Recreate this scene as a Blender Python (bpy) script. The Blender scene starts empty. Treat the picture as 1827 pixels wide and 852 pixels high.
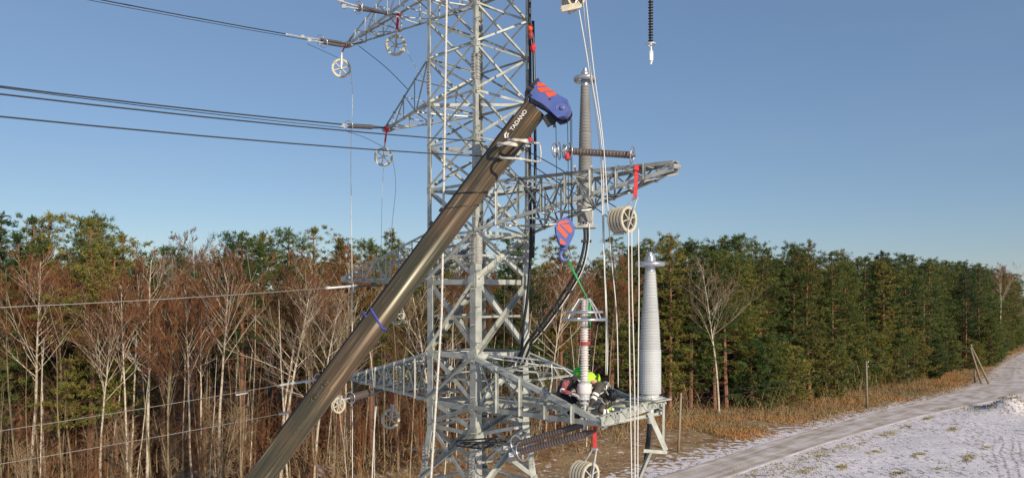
import bpy, math, random
from mathutils import Vector, Matrix, noise
R = math.radians
V = Vector
scene = bpy.context.scene
C = scene.collection
random.seed(7)

# ------------------------------------------------------------------ camera, sky, sun
H = 13.7                       # height of the drone above the ground
F = 1300.0                     # focal length in photograph pixels (photo 1827 wide)
cam = bpy.data.cameras.new("camera")
camo = bpy.data.objects.new("camera", cam); C.objects.link(camo)
camo.location = (0, 0, H); camo.rotation_euler = (R(90), 0, 0)
cam.sensor_width = 36; cam.lens = 36*F/1827; cam.shift_y = 104/1827
cam.clip_start = 0.1; cam.clip_end = 6000
scene.camera = camo
def P(px, py, d):              # a photograph pixel at a known distance -> point in the place
    return V(((px-913.5)/F*d, d, H+(530-py)/F*d))

SUN_AZ, SUN_EL = 146.0, 21.0   # azimuth from +Y towards +X
world = bpy.data.worlds.new("World"); scene.world = world; world.use_nodes = True
wn = world.node_tree; bg = wn.nodes["Background"]
sky = wn.nodes.new("ShaderNodeTexSky"); sky.sky_type = 'NISHITA'; sky.sun_disc = False
sky.sun_elevation = R(SUN_EL); sky.sun_rotation = R(SUN_AZ); sky.altitude = 0
sky.air_density = 1.0; sky.dust_density = 0.1; sky.ozone_density = 3.0
hs = wn.nodes.new("ShaderNodeHueSaturation"); hs.inputs['Saturation'].default_value = 0.98
hs.inputs['Value'].default_value = 1.0
wn.links.new(sky.outputs[0], hs.inputs['Color']); hz = wn.nodes.new("ShaderNodeMix"); hz.data_type = 'RGBA'; hz.inputs[0].default_value = 0.42      # thin even winter haze over the whole sky
wn.links.new(hs.outputs[0], hz.inputs[6]); hz.inputs[7].default_value = (1.68, 2.65, 4.5, 1); 
wtc = wn.nodes.new("ShaderNodeTexCoord"); wmp = wn.nodes.new("ShaderNodeMapping"); wmp.inputs['Scale'].default_value = (1.2, 1.2, 7)
wnz = wn.nodes.new("ShaderNodeTexNoise"); wnz.inputs['Scale'].default_value = 2.2; wnz.inputs['Detail'].default_value = 7
wrg = wn.nodes.new("ShaderNodeMapRange"); wrg.inputs[1].default_value = 0.45; wrg.inputs[2].default_value = 0.8; wrg.inputs[4].default_value = 0.09
ci = wn.nodes.new("ShaderNodeMix"); ci.data_type = 'RGBA'; ci.inputs[7].default_value = (3.6, 4.2, 5.0, 1)      # faint cirrus
wn.links.new(wtc.outputs['Generated'], wmp.inputs[0]); wn.links.new(wmp.outputs[0], wnz.inputs['Vector']); wn.links.new(wnz.outputs[0], wrg.inputs[0])
wn.links.new(wrg.outputs[0], ci.inputs[0]); wn.links.new(hz.outputs[2], ci.inputs[6]); wn.links.new(ci.outputs[2], bg.inputs[0])
bg.inputs[1].default_value = 0.110
sl = bpy.data.lights.new("sun", 'SUN'); sl.energy = 5.0; sl.angle = R(0.5); sl.color = (1.0, 0.86, 0.67)
slo = bpy.data.objects.new("sun", sl); C.objects.link(slo)
sd = V((math.sin(R(SUN_AZ))*math.cos(R(SUN_EL)), math.cos(R(SUN_AZ))*math.cos(R(SUN_EL)), math.sin(R(SUN_EL))))
slo.rotation_euler = sd.to_track_quat('Z', 'Y').to_euler(); slo.location = (30, -40, 60)
scene.view_settings.view_transform = 'Standard'; scene.view_settings.look = 'None'
scene.view_settings.exposure = 0.0; scene.view_settings.gamma = 1.0
scene.render.engine = 'CYCLES'
scene.cycles.max_bounces = 6; scene.cycles.diffuse_bounces = 3; scene.cycles.transparent_max_bounces = 8

# ------------------------------------------------------------------ materials
def newmat(name):
    m = bpy.data.materials.new(name); m.use_nodes = True
    return m, m.node_tree.nodes, m.node_tree.links, m.node_tree.nodes["Principled BSDF"]
def mat(name, col, rough=0.6, metal=0.0, vary=0.0, nscale=6.0, col2=None, objvar=0.0, bump=0.0, stretch=None, spec=None, contrast=(0.35, 0.65)):
    m, n, l, b = newmat(name)
    b.inputs['Roughness'].default_value = rough; b.inputs['Metallic'].default_value = metal
    if spec is not None: b.inputs['Specular IOR Level'].default_value = spec
    c2 = col2 or tuple(max(0, c*(1-vary)) for c in col)
    tc = n.new("ShaderNodeTexCoord"); mp = n.new("ShaderNodeMapping"); l.new(tc.outputs['Object'], mp.inputs[0])
    if stretch: mp.inputs['Scale'].default_value = stretch
    nz = n.new("ShaderNodeTexNoise"); nz.inputs['Scale'].default_value = nscale; nz.inputs['Detail'].default_value = 5
    l.new(mp.outputs[0], nz.inputs['Vector'])
    mr = n.new("ShaderNodeMapRange"); mr.inputs[1].default_value = contrast[0]; mr.inputs[2].default_value = contrast[1]
    l.new(nz.outputs[0], mr.inputs[0])
    mx = n.new("ShaderNodeMix"); mx.data_type = 'RGBA'
    mx.inputs[6].default_value = (*col, 1); mx.inputs[7].default_value = (*c2, 1)
    l.new(mr.outputs[0], mx.inputs[0]); out = mx.outputs[2]
    if objvar:
        oi = n.new("ShaderNodeObjectInfo"); hv = n.new("ShaderNodeHueSaturation")
        r1 = n.new("ShaderNodeMapRange"); r1.inputs[3].default_value = 1-objvar; r1.inputs[4].default_value = 1+objvar
        l.new(oi.outputs['Random'], r1.inputs[0]); l.new(r1.outputs[0], hv.inputs['Value']); l.new(out, hv.inputs['Color']); out = hv.outputs[0]
    l.new(out, b.inputs['Base Color'])
    if bump:
        bp = n.new("ShaderNodeBump"); bp.inputs['Strength'].default_value = bump; bp.inputs['Distance'].default_value = 0.02
        l.new(nz.outputs[0], bp.inputs['Height']); l.new(bp.outputs[0], b.inputs['Normal'])
    return m
M = {}
M['steel'] = mat("galvanised_steel", (0.46, 0.475, 0.43), 0.5, 0.2, nscale=5, col2=(0.31, 0.325, 0.295), objvar=0.28)
M['steel_dull'] = mat("weathered_steel", (0.38, 0.385, 0.36), 0.55, 0.15, nscale=7, col2=(0.27, 0.265, 0.25), objvar=0.08)
M['zinc'] = mat("bright_zinc", (0.62, 0.64, 0.64), 0.4, 0.3, vary=0.25, nscale=12, objvar=0.1)
M['cable'] = mat("black_cable_sheath", (0.012, 0.013, 0.016), 0.35, vary=0.3)
M['wire'] = mat("aluminium_conductor", (0.045, 0.05, 0.06), 0.7, 0.0, vary=0.3, nscale=20, spec=0.2)
M['wire_light'] = mat("pale_conductor", (0.28, 0.27, 0.24), 0.5, 0.2, vary=0.2, nscale=20)
M['rope'] = mat("white_rope", (0.74, 0.72, 0.66), 0.85, vary=0.15, nscale=30)
M['rope_pale'] = mat("old_white_rope", (0.66, 0.64, 0.58), 0.85, vary=0.3, nscale=20)
M['ins_brown'] = mat("brown_insulator_rubber", (0.13, 0.10, 0.09), 0.55, vary=0.2)
M['ins_black'] = mat("black_insulator_rubber", (0.02, 0.023, 0.03), 0.4, vary=0.2)
M['ins_grey'] = mat("grey_silicone_sheds", (0.50, 0.52, 0.53), 0.55, vary=0.12, nscale=3)
M['ins_dark'] = mat("dark_insulator_rubber", (0.075, 0.07, 0.075), 0.55, vary=0.2)
M['ins_shaded'] = mat("shaded_grey_sheds", (0.27, 0.27, 0.26), 0.6, vary=0.2, nscale=3)  # darker grey sheds, with their shade against the sky put into the colour
M['ins_white'] = mat("pale_silicone_sheds", (0.68, 0.64, 0.61), 0.5, vary=0.1, nscale=3)
M['ring'] = mat("aluminium_ring", (0.50, 0.52, 0.56), 0.3, 0.7, vary=0.1)
M['pulley'] = mat("cream_sheave_lining", (0.56, 0.51, 0.39), 0.6, vary=0.25, nscale=9)
M['pulley_dark'] = mat("dark_groove", (0.03, 0.03, 0.03), 0.7, vary=0.2)  # near-black tone of the discs between the wheel rims
M['red'] = mat("red_webbing", (0.62, 0.03, 0.04), 0.7, vary=0.3, nscale=20)
M['redtape'] = mat("red_tape", (0.30, 0.05, 0.04), 0.6, vary=0.2)
M['green_sling'] = mat("green_webbing", (0.05, 0.38, 0.12), 0.7, vary=0.2)
M['blue'] = mat("blue_enamel", (0.075, 0.115, 0.36), 0.38, 0.0, col2=(0.11, 0.14, 0.34), nscale=5, objvar=0.05)
M['orange'] = mat("orange_paint", (0.88, 0.11, 0.035), 0.5, vary=0.15, nscale=5)
M['blue_strap'] = mat("blue_strap", (0.06, 0.07, 0.38), 0.7, vary=0.2)
M['black'] = mat("black_steel", (0.012, 0.012, 0.014), 0.4, vary=0.2)
M['letter'] = mat("white_lettering", (0.75, 0.74, 0.72), 0.6, vary=0.1)
M['wood'] = mat("weathered_pole_wood", (0.30, 0.24, 0.17), 0.8, nscale=5, col2=(0.17, 0.14, 0.10), stretch=(6, 6, 0.6), objvar=0.15)
M['helmet_green'] = mat("green_helmet", (0.02, 0.62, 0.05), 0.35, vary=0.1)
M['hivis'] = mat("hi_vis_yellow", (0.42, 0.85, 0.02), 0.6, vary=0.12)
M['jacket'] = mat("brown_work_jacket", (0.085, 0.075, 0.065), 0.8, vary=0.3, nscale=14)
M['cloth_black'] = mat("black_trousers", (0.018, 0.018, 0.022), 0.8, vary=0.3, nscale=14)
M['plaid'] = mat("red_checked_sleeve", (0.26, 0.02, 0.035), 0.8, col2=(0.22, 0.13, 0.14), nscale=30, contrast=(0.48, 0.54))
M['reflect'] = mat("reflective_tape", (0.80, 0.78, 0.70), 0.4, vary=0.1)
M['skin'] = mat("skin", (0.50, 0.28, 0.20), 0.55, vary=0.1)
M['glove'] = mat("grey_glove", (0.45, 0.44, 0.42), 0.7, vary=0.3, nscale=20)
# boom: dark olive paint, glossy, with fine lengthwise scuffs
def boom_mat():
    m, n, l, b = newmat("dark_boom_paint")
    tc = n.new("ShaderNodeTexCoord"); mp = n.new("ShaderNodeMapping"); mp.inputs['Scale'].default_value = (0.25, 9, 9)
    l.new(tc.outputs['Object'], mp.inputs[0])
    nz = n.new("ShaderNodeTexNoise"); nz.inputs['Scale'].default_value = 3; nz.inputs['Detail'].default_value = 8; l.new(mp.outputs[0], nz.inputs['Vector'])
    n2 = n.new("ShaderNodeTexNoise"); n2.inputs['Scale'].default_value = 0.7; n2.inputs['Detail'].default_value = 4; l.new(tc.outputs['Object'], n2.inputs['Vector'])
    cr = n.new("ShaderNodeValToRGB"); l.new(nz.outputs[0], cr.inputs[0])
    e = cr.color_ramp.elements; e[0].position = 0.35; e[0].color = (0.060, 0.052, 0.037, 1); e[1].position = 0.62; e[1].color = (0.115, 0.096, 0.066, 1)
    x = cr.color_ramp.elements.new(0.75); x.color = (0.34, 0.30, 0.22, 1)
    c2 = n.new("ShaderNodeValToRGB"); l.new(n2.outputs[0], c2.inputs[0])
    e = c2.color_ramp.elements; e[0].position = 0.4; e[0].color = (0.78, 0.85, 0.78, 1); e[1].position = 0.6; e[1].color = (1.25, 1.02, 0.9, 1)
    mx = n.new("ShaderNodeMix"); mx.data_type = 'RGBA'; mx.blend_type = 'MULTIPLY'; mx.inputs[0].default_value = 1
    l.new(cr.outputs[0], mx.inputs[6]); l.new(c2.outputs[0], mx.inputs[7]); l.new(mx.outputs[2], b.inputs['Base Color'])
    mr = n.new("ShaderNodeMapRange"); l.new(nz.outputs[0], mr.inputs[0]); mr.inputs[3].default_value = 0.24; mr.inputs[4].default_value = 0.5
    l.new(mr.outputs[0], b.inputs['Roughness']); b.inputs['Metallic'].default_value = 0.32
    bp = n.new("ShaderNodeBump"); bp.inputs['Strength'].default_value = 0.25; bp.inputs['Distance'].default_value = 0.01
    l.new(nz.outputs[0], bp.inputs['Height']); l.new(bp.outputs[0], b.inputs['Normal'])
    return m
M['boom'] = boom_mat()
# bark and foliage
M['birch'] = mat("birch_bark", (0.52, 0.45, 0.35), 0.75, nscale=4.5, col2=(0.14, 0.11, 0.08), stretch=(1, 1, 0.9), objvar=0.18, contrast=(0.5, 0.72))
M['birch_old'] = mat("grey_tan_bark", (0.27, 0.22, 0.13), 0.8, nscale=2, col2=(0.12, 0.09, 0.055), objvar=0.25)
M['twig'] = mat("red_brown_twigs", (0.19, 0.075, 0.024), 0.8, nscale=0.6, col2=(0.11, 0.045, 0.02), objvar=0.3)
M['twig_pale'] = mat("pale_twigs", (0.22, 0.15, 0.085), 0.8, nscale=0.6, col2=(0.22, 0.15, 0.09), objvar=0.3)
M['twig_dark'] = mat("grey_brown_twigs", (0.15, 0.085, 0.038), 0.8, nscale=0.6, col2=(0.10, 0.052, 0.026), objvar=0.3)
M['pinebark'] = mat("pine_bark", (0.26, 0.11, 0.055), 0.85, nscale=3, col2=(0.13, 0.085, 0.06), objvar=0.25)
def needle_mat(name, c1, c2, c3):
    m, n, l, b = newmat(name)
    tc = n.new("ShaderNodeTexCoord"); nz = n.new("ShaderNodeTexNoise"); nz.inputs['Scale'].default_value = 0.7; nz.inputs['Detail'].default_value = 6
    l.new(tc.outputs['Object'], nz.inputs['Vector'])
    oi = n.new("ShaderNodeObjectInfo")
    a = n.new("ShaderNodeMath"); a.operation = 'MULTIPLY_ADD'; a.inputs[1].default_value = 0.55; l.new(oi.outputs['Random'], a.inputs[0])
    s = n.new("ShaderNodeMath"); s.operation = 'SUBTRACT'; s.inputs[1].default_value = 0.27; l.new(nz.outputs[0], s.inputs[0]); l.new(s.outputs[0], a.inputs[2])
    cr = n.new("ShaderNodeValToRGB"); l.new(a.outputs[0], cr.inputs[0])
    e = cr.color_ramp.elements; e[0].position = 0.2; e[0].color = (*c1, 1); e[1].position = 0.8; e[1].color = (*c3, 1)
    x = cr.color_ramp.elements.new(0.52); x.color = (*c2, 1)
    l.new(cr.outputs[0], b.inputs['Base Color']); b.inputs['Roughness'].default_value = 0.6; b.inputs['Specular IOR Level'].default_value = 0.25
    return m
M['needle'] = needle_mat("pine_needles", (0.035, 0.072, 0.02), (0.095, 0.125, 0.028), (0.19, 0.165, 0.035))
M['needle_brown'] = needle_mat("olive_brown_needles", (0.055, 0.07, 0.018), (0.135, 0.115, 0.028), (0.20, 0.13, 0.032))
M['needle_deep'] = needle_mat("dark_blue_green_needles", (0.018, 0.042, 0.015), (0.042, 0.075, 0.022), (0.09, 0.105, 0.028))
M['deadgrass'] = mat("dead_grass", (0.40, 0.20, 0.07), 0.9, nscale=0.12, col2=(0.27, 0.20, 0.09), contrast=(0.42, 0.58))
M['greengrass'] = mat("yellow_green_grass", (0.40, 0.35, 0.12), 0.9, nscale=0.8, col2=(0.20, 0.15, 0.07))
M['brush'] = mat("reddish_brush", (0.15, 0.05, 0.02), 0.9, nscale=0.09, col2=(0.075, 0.042, 0.02), contrast=(0.42, 0.6))
M['brush_tan'] = mat("tan_brush", (0.33, 0.25, 0.12), 0.9, nscale=0.12, col2=(0.20, 0.12, 0.065), contrast=(0.42, 0.6))

# ------------------------------------------------------------------ mesh helpers
def frame_of(d, hint=V((0, 0, 1))):
    d = d.normalized()
    if abs(d.dot(hint)) > 0.98: hint = V((1, 0, 0))
    u = hint.cross(d).normalized(); v = d.cross(u).normalized()
    return d, u, v
class MB:
    def __init__(s): s.v = []; s.f = []; s.m = []; s.cur = 0
    def add(s, vs, fs):
        o = len(s.v); s.v += [tuple(p) for p in vs]; s.f += [tuple(i+o for i in f) for f in fs]; s.m += [s.cur]*len(fs); return s
    def box(s, c, size, mtx=None):
        x, y, z = size[0]/2, size[1]/2, size[2]/2
        vs = [V((a*x, b*y, e*z)) for a in (-1, 1) for b in (-1, 1) for e in (-1, 1)]
        if mtx: vs = [mtx @ p for p in vs]
        return s.add([p+V(c) for p in vs], [(0, 1, 3, 2), (4, 6, 7, 5), (0, 4, 5, 1), (2, 3, 7, 6), (0, 2, 6, 4), (1, 5, 7, 3)])
    def bar(s, a, b, w, h, hint=V((0, 0, 1))):
        a, b = V(a), V(b); d, u, v = frame_of(b-a, hint)
        vs = [p+u*x*w/2+v*y*h/2 for p in (a, b) for x, y in ((-1, -1), (1, -1), (1, 1), (-1, 1))]
        return s.add(vs, [(3, 2, 1, 0), (4, 5, 6, 7), (0, 1, 5, 4), (1, 2, 6, 5), (2, 3, 7, 6), (3, 0, 4, 7)])
    def tube(s, pts, r, n=6, cap=True):
        pts = [V(p) for p in pts]; k = len(pts); rs = r if isinstance(r, (list, tuple)) else [r]*k
        vs = []; pu = None
        for i, p in enumerate(pts):
            d = (pts[min(i+1, k-1)]-pts[max(i-1, 0)])
            if d.length < 1e-9: d = V((0, 0, 1))
            d.normalize()
            if pu is None: _, u, v = frame_of(d)
            else:
                u = pu - d*pu.dot(d)
                u = u.normalized() if u.length > 1e-6 else frame_of(d)[1]
                v = d.cross(u)
            pu = u
            for j in range(n):
                a = 2*math.pi*j/n; vs.append(p+(u*math.cos(a)+v*math.sin(a))*rs[i])
        fs = [(i*n+j, i*n+(j+1) % n, (i+1)*n+(j+1) % n, (i+1)*n+j) for i in range(k-1) for j in range(n)]
        if cap: fs += [tuple(range(n-1, -1, -1)), tuple((k-1)*n+j for j in range(n))]
        return s.add(vs, fs)
    def lathe(s, prof, base=V((0, 0, 0)), axis=V((0, 0, 1)), n=16):     # prof: (radius, height) pairs
        d, u, v = frame_of(axis); base = V(base); vs = []
        for r, z in prof:
            for j in range(n):
                a = 2*math.pi*j/n; vs.append(base+d*z+(u*math.cos(a)+v*math.sin(a))*r)
        k = len(prof); fs = [(i*n+j, i*n+(j+1) % n, (i+1)*n+(j+1) % n, (i+1)*n+j) for i in range(k-1) for j in range(n)]
        fs += [tuple(range(n-1, -1, -1)), tuple((k-1)*n+j for j in range(n))]
        return s.add(vs, fs)
    def torus(s, c, axis, R1, r, n=28, m=8, arc=(0, 1)):
        d, u, v = frame_of(axis); c = V(c); vs = []; full = arc == (0, 1); k = n if full else n+1
        for i in range(k):
            a = 2*math.pi*(arc[0]+(arc[1]-arc[0])*i/n); e = u*math.cos(a)+v*math.sin(a)
            for j in range(m):
                b = 2*math.pi*j/m; vs.append(c+e*(R1+r*math.cos(b))+d*r*math.sin(b))
        fs = [(i*m+j, ((i+1) % k)*m+j, ((i+1) % k)*m+(j+1) % m, i*m+(j+1) % m) for i in range(n) for j in range(m)]
        return s.add(vs, fs)
    def prism(s, poly, o, u, v, w, t):           # polygon in the u,v plane, thickness t along w, centred
        o = V(o); k = len(poly)
        vs = [o+u*x+v*y+w*t*q for q in (-.5, .5) for x, y in poly]
        return s.add(vs, [tuple(range(k-1, -1, -1)), tuple(range(k, 2*k))]+[(i, (i+1) % k, k+(i+1) % k, k+i) for i in range(k)])
    def angle(s, a, b, f1, f2, size, t=0.012, off=0.0):     # L-section: corner line a-b, flanges towards f1 and f2
        a, b = V(a), V(b); d = (b-a).normalized()
        f1 = (f1-d*f1.dot(d)).normalized(); f2 = (f2-d*f2.dot(d)); f2 = (f2-f1*f2.dot(f1)).normalized()
        pr = [(0, 0), (size, 0), (size, t), (t, t), (t, size), (0, size)]
        vs = [p+f1*x+f2*y for p in (a, b) for x, y in pr]
        return s.add(vs, [(5, 4, 3, 2, 1, 0), (6, 7, 8, 9, 10, 11)]+[(i, (i+1) % 6, 6+(i+1) % 6, 6+i) for i in range(6)])
    def mesh(s, name, mats, origin=V((0, 0, 0)), smooth=False):
        me = bpy.data.meshes.new(name); o = origin
        me.from_pydata([(x-o.x, y-o.y, z-o.z) for x, y, z in s.v], [], s.f)
        for m_ in (mats if isinstance(mats, (list, tuple)) else [mats]): me.materials.append(M[m_] if isinstance(m_, str) else m_)
        if any(s.m): me.polygons.foreach_set('material_index', s.m)
        if smooth: me.polygons.foreach_set('use_smooth', [True]*len(s.f))
        me.update(); return me
    def build(s, name, mats, parent=None, label=None, cat=None, group=None, kind=None, smooth=False, origin=None):
        org = wloc(parent) if parent else (V(origin) if origin is not None else V((0, 0, 0)))
        return link(name, s.mesh(name, mats, org, smooth), parent, label, cat, group, kind, org if not parent else None)
def wloc(o):
    p = V((0, 0, 0))
    while o: p = p+o.location; o = o.parent
    return p
def link(name, me, parent=None, label=None, cat=None, group=None, kind=None, loc=None):
    o = bpy.data.objects.new(name, me); C.objects.link(o); o.parent = parent
    if loc is not None: o.location = loc
    tag(o, label, cat, group, kind); return o
def tag(o, label=None, cat=None, group=None, kind=None):
    for k, x in (('label', label), ('category', cat), ('group', group), ('kind', kind)):
        if x: o[k] = x
def thing(name, label, cat, loc, group=None):
    o = bpy.data.objects.new(name, None); C.objects.link(o); o.location = loc; o.empty_display_size = 0.2
    tag(o, label, cat, group); return o
def lerp(a, b, t): return V(a)*(1-t)+V(b)*t
def sag(a, b, s, n=14):
    a, b = V(a), V(b); return [lerp(a, b, i/n)-V((0, 0, 4*s*(i/n)*(1-i/n))) for i in range(n+1)]
def spline(pts, n=6):
    pts = [V(p) for p in pts]; out = []
    for i in range(len(pts)-1):
        p0, p1, p2, p3 = pts[max(i-1, 0)], pts[i], pts[i+1], pts[min(i+2, len(pts)-1)]
        for k in range(n):
            t = k/n; out.append(0.5*((2*p1)+(p2-p0)*t+(2*p0-5*p1+4*p2-p3)*t*t+(3*p1-p0-3*p2+p3)*t**3))
    return out+[pts[-1]]

# ------------------------------------------------------------------ ground, road, far ground
ROAD = [(-42, 4.5), (-22, 21.8), (0, 42.4), (14.3, 56), (28.7, 70.3), (46.8, 86.6), (62.5, 99.7), (80, 117), (97, 140), (118, 166), (160, 215), (240, 300)]
ROADW = [2.0, 2.0, 2.0, 2.0, 2.05, 2.3, 3.4, 4.6, 3.6, 3.0, 3.0, 3.0]
EDGE = [(-130, 34), (-60, 41), (-30, 47), (-12, 57), (4, 71), (17, 83), (24, 85), (38, 96), (52, 107), (70, 122), (97, 148), (115, 172), (150, 215), (240, 320)]
def seg_info(poly, x, y):
    best = (1e9, 0, 0)
    for i in range(len(poly)-1):
        ax, ay = poly[i]; bx, by = poly[i+1]; dx, dy = bx-ax, by-ay; L2 = dx*dx+dy*dy
        t = max(0, min(1, ((x-ax)*dx+(y-ay)*dy)/L2)); qx, qy = ax+dx*t, ay+dy*t
        d = math.hypot(x-qx, y-qy)
        if d < best[0]: best = (d, (1 if dx*(y-qy)-dy*(x-qx) > 0 else -1), i+t)
    return best
def ground_z(x, y):
    d = seg_info(ROAD, x, y)[0]
    m = max(0, min(1, (d-4.8)/5))
    z = m*(0.22*noise.noise(V((x*.11, y*.11, 0)))+0.10*noise.noise(V((x*.45, y*.45, 3))))
    hx, hy = x-60.5, y-88.5                                      # the low snow heap beside the road
    z += 1.6*math.exp(-((hx*.8+hy*.6)**2/9+(-hx*.6+hy*.8)**2/3.0))*(1+.5*noise.noise(V((x*.9, y*.9, 9))))
    return z
def axis_lines(lo, hi, step, far):
    a = [lo+i*step for i in range(int((hi-lo)/step)+1)]; s = step; x = lo
    while x > -far: s *= 1.35; x -= s; a.insert(0, x)
    s = step; x = hi
    while x < far: s *= 1.35; x += s; a.append(x)
    return a
xs = axis_lines(-58, 118, 1.0, 3500); ys = axis_lines(28, 172, 1.0, 3500)
gv = []; cover = []
for y in ys:
    for x in xs:
        inb = -60 < x < 120 and 26 < y < 175
        gv.append((x, y, ground_z(x, y) if inb else 0.0))
        de, se, _ = seg_info(EDGE, x, y); dr, sr, _ = seg_info(ROAD, x, y)
        n_ = 2.2*noise.noise(V((x*.13, y*.13, 5)))
        forest = max(0, min(1, (se*de+2.5+n_)/4))                # 1 inside the forest
        verge = max(0, min(1, (sr*dr-2.4+n_*.4)/4))              # dead grass on the forest side of the road
        cover.append((forest, verge, 0, 1))
W_ = len(xs)
gf = [(j*W_+i, j*W_+i+1, (j+1)*W_+i+1, (j+1)*W_+i) for j in range(len(ys)-1) for i in range(W_-1)]
me = bpy.data.meshes.new("ground"); me.from_pydata(gv, [], gf)
ca = me.color_attributes.new("cover", 'FLOAT_COLOR', 'POINT'); ca.data.foreach_set('color', [c for q in cover for c in q])
me.polygons.foreach_set('use_smooth', [True]*len(gf))
def ground_mat():
    m, n, l, b = newmat("thin_snow_over_soil")
    geo = n.new("ShaderNodeNewGeometry"); at = n.new("ShaderNodeAttribute"); at.attribute_name = "cover"
    sep = n.new("ShaderNodeSeparateColor"); l.new(at.outputs['Color'], sep.inputs[0])
    def nz(sc, det=6, st=None, dist=0):
        t = n.new("ShaderNodeTexNoise"); t.inputs['Scale'].default_value = sc; t.inputs['Detail'].default_value = det; t.inputs['Distortion'].default_value = dist
        if st:
            mp = n.new("ShaderNodeMapping"); mp.inputs['Scale'].default_value = st; mp.inputs['Rotation'].default_value = (0, 0, R(-42)); l.new(geo.outputs['Position'], mp.inputs[0]); l.new(mp.outputs[0], t.inputs['Vector'])
        else: l.new(geo.outputs['Position'], t.inputs['Vector'])
        return t.outputs[0]
    def ramp(src, stops):
        r = n.new("ShaderNodeValToRGB"); l.new(src, r.inputs[0]); e = r.color_ramp.elements
        e[0].position, e[0].color = stops[0][0], (*stops[0][1], 1); e[1].position, e[1].color = stops[-1][0], (*stops[-1][1], 1)
        for p, c in stops[1:-1]: x = e.new(p); x.color = (*c, 1)
        return r.outputs[0]
    def mix(f, a, b_):
        x = n.new("ShaderNodeMix"); x.data_type = 'RGBA'; l.new(f, x.inputs[0]); l.new(a, x.inputs[6]); l.new(b_, x.inputs[7]); return x.outputs[2]
    def rng(src, a, b_, c=0., d=1.):
        x = n.new("ShaderNodeMapRange"); l.new(src, x.inputs[0]); x.inputs[1].default_value = a; x.inputs[2].default_value = b_; x.inputs[3].default_value = c; x.inputs[4].default_value = d; return x.outputs[0]
    def math_(op, a, b_):
        x = n.new("ShaderNodeMath"); x.operation = op
        for i, q in enumerate((a, b_)):
            if isinstance(q, (int, float)): x.inputs[i].default_value = q
            else: l.new(q, x.inputs[i])
        return x.outputs[0]
    snow = ramp(nz(0.35), [(0.3, (0.68, 0.63, 0.66)), (0.7, (0.84, 0.78, 0.79))])
    soil = ramp(nz(1.3), [(0.35, (0.10, 0.075, 0.06)), (0.65, (0.28, 0.22, 0.13))])
    grass = ramp(nz(0.5), [(0.35, (0.24, 0.13, 0.06)), (0.55, (0.34, 0.23, 0.12)), (0.7, (0.26, 0.20, 0.11))])
    litter = ramp(nz(0.8), [(0.35, (0.07, 0.035, 0.022)), (0.6, (0.17, 0.085, 0.045)), (0.75, (0.26, 0.18, 0.09))])
    speck = rng(math_('ADD', nz(1.7, 9, (1.5, .6, 1), .8), math_('MULTIPLY', nz(.22, 3), .35)), 0.74, 0.82)      # soil showing through the snow, in drill rows
    spz = n.new("ShaderNodeSeparateXYZ"); l.new(geo.outputs['Position'], spz.inputs[0])
    sv = math_('ADD', math_('SUBTRACT', math_('MULTIPLY', spz.outputs[0], .844), math_('MULTIPLY', spz.outputs[1], .536)), math_('MULTIPLY', nz(.15, 2), 1.2))
    near = rng(spz.outputs[1], 68, 74, 1, 0); tr = None
    for c_ in (2.1, 2.75, 3.5, 4.1):               # tyre tracks pressed through the snow
        q_ = math_('MULTIPLY', rng(math_('ABSOLUTE', math_('SUBTRACT', sv, c_), 0), .05, .16, 1, 0), near); tr = q_ if tr is None else math_('MAXIMUM', tr, q_)
    tr = math_('MULTIPLY', tr, rng(nz(2.5), .4, .55))
    field = mix(math_('MAXIMUM', math_('MULTIPLY', speck, 0.60), math_('MULTIPLY', tr, .7)), snow, soil)
    vs_ = rng(math_('ADD', nz(1.5, 8), math_('MULTIPLY', sep.outputs[1], .22)), 0.53, 0.63)
    verge = mix(vs_, snow, grass)
    fs_ = rng(nz(0.23, 7, None, .6), 0.57, 0.64)
    floor = mix(math_('MULTIPLY', fs_, 0.55), litter, snow)
    c1 = mix(rng(sep.outputs[1], 0.0, 0.12), field, verge); c2 = mix(rng(sep.outputs[0], 0.2, 0.8), c1, floor)
    l.new(c2, b.inputs['Base Color']); b.inputs['Roughness'].default_value = 0.85; b.inputs['Specular IOR Level'].default_value = 0.2
    bp = n.new("ShaderNodeBump"); bp.inputs['Strength'].default_value = 0.7; bp.inputs['Distance'].default_value = 0.12
    l.new(math_('ADD', nz(1.6, 8), math_('MULTIPLY', speck, -.5)), bp.inputs['Height']); l.new(bp.outputs[0], b.inputs['Normal'])
    return m
me.materials.append(ground_mat())
g = bpy.data.objects.new("ground", me); C.objects.link(g); g['kind'] = 'structure'

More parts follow.
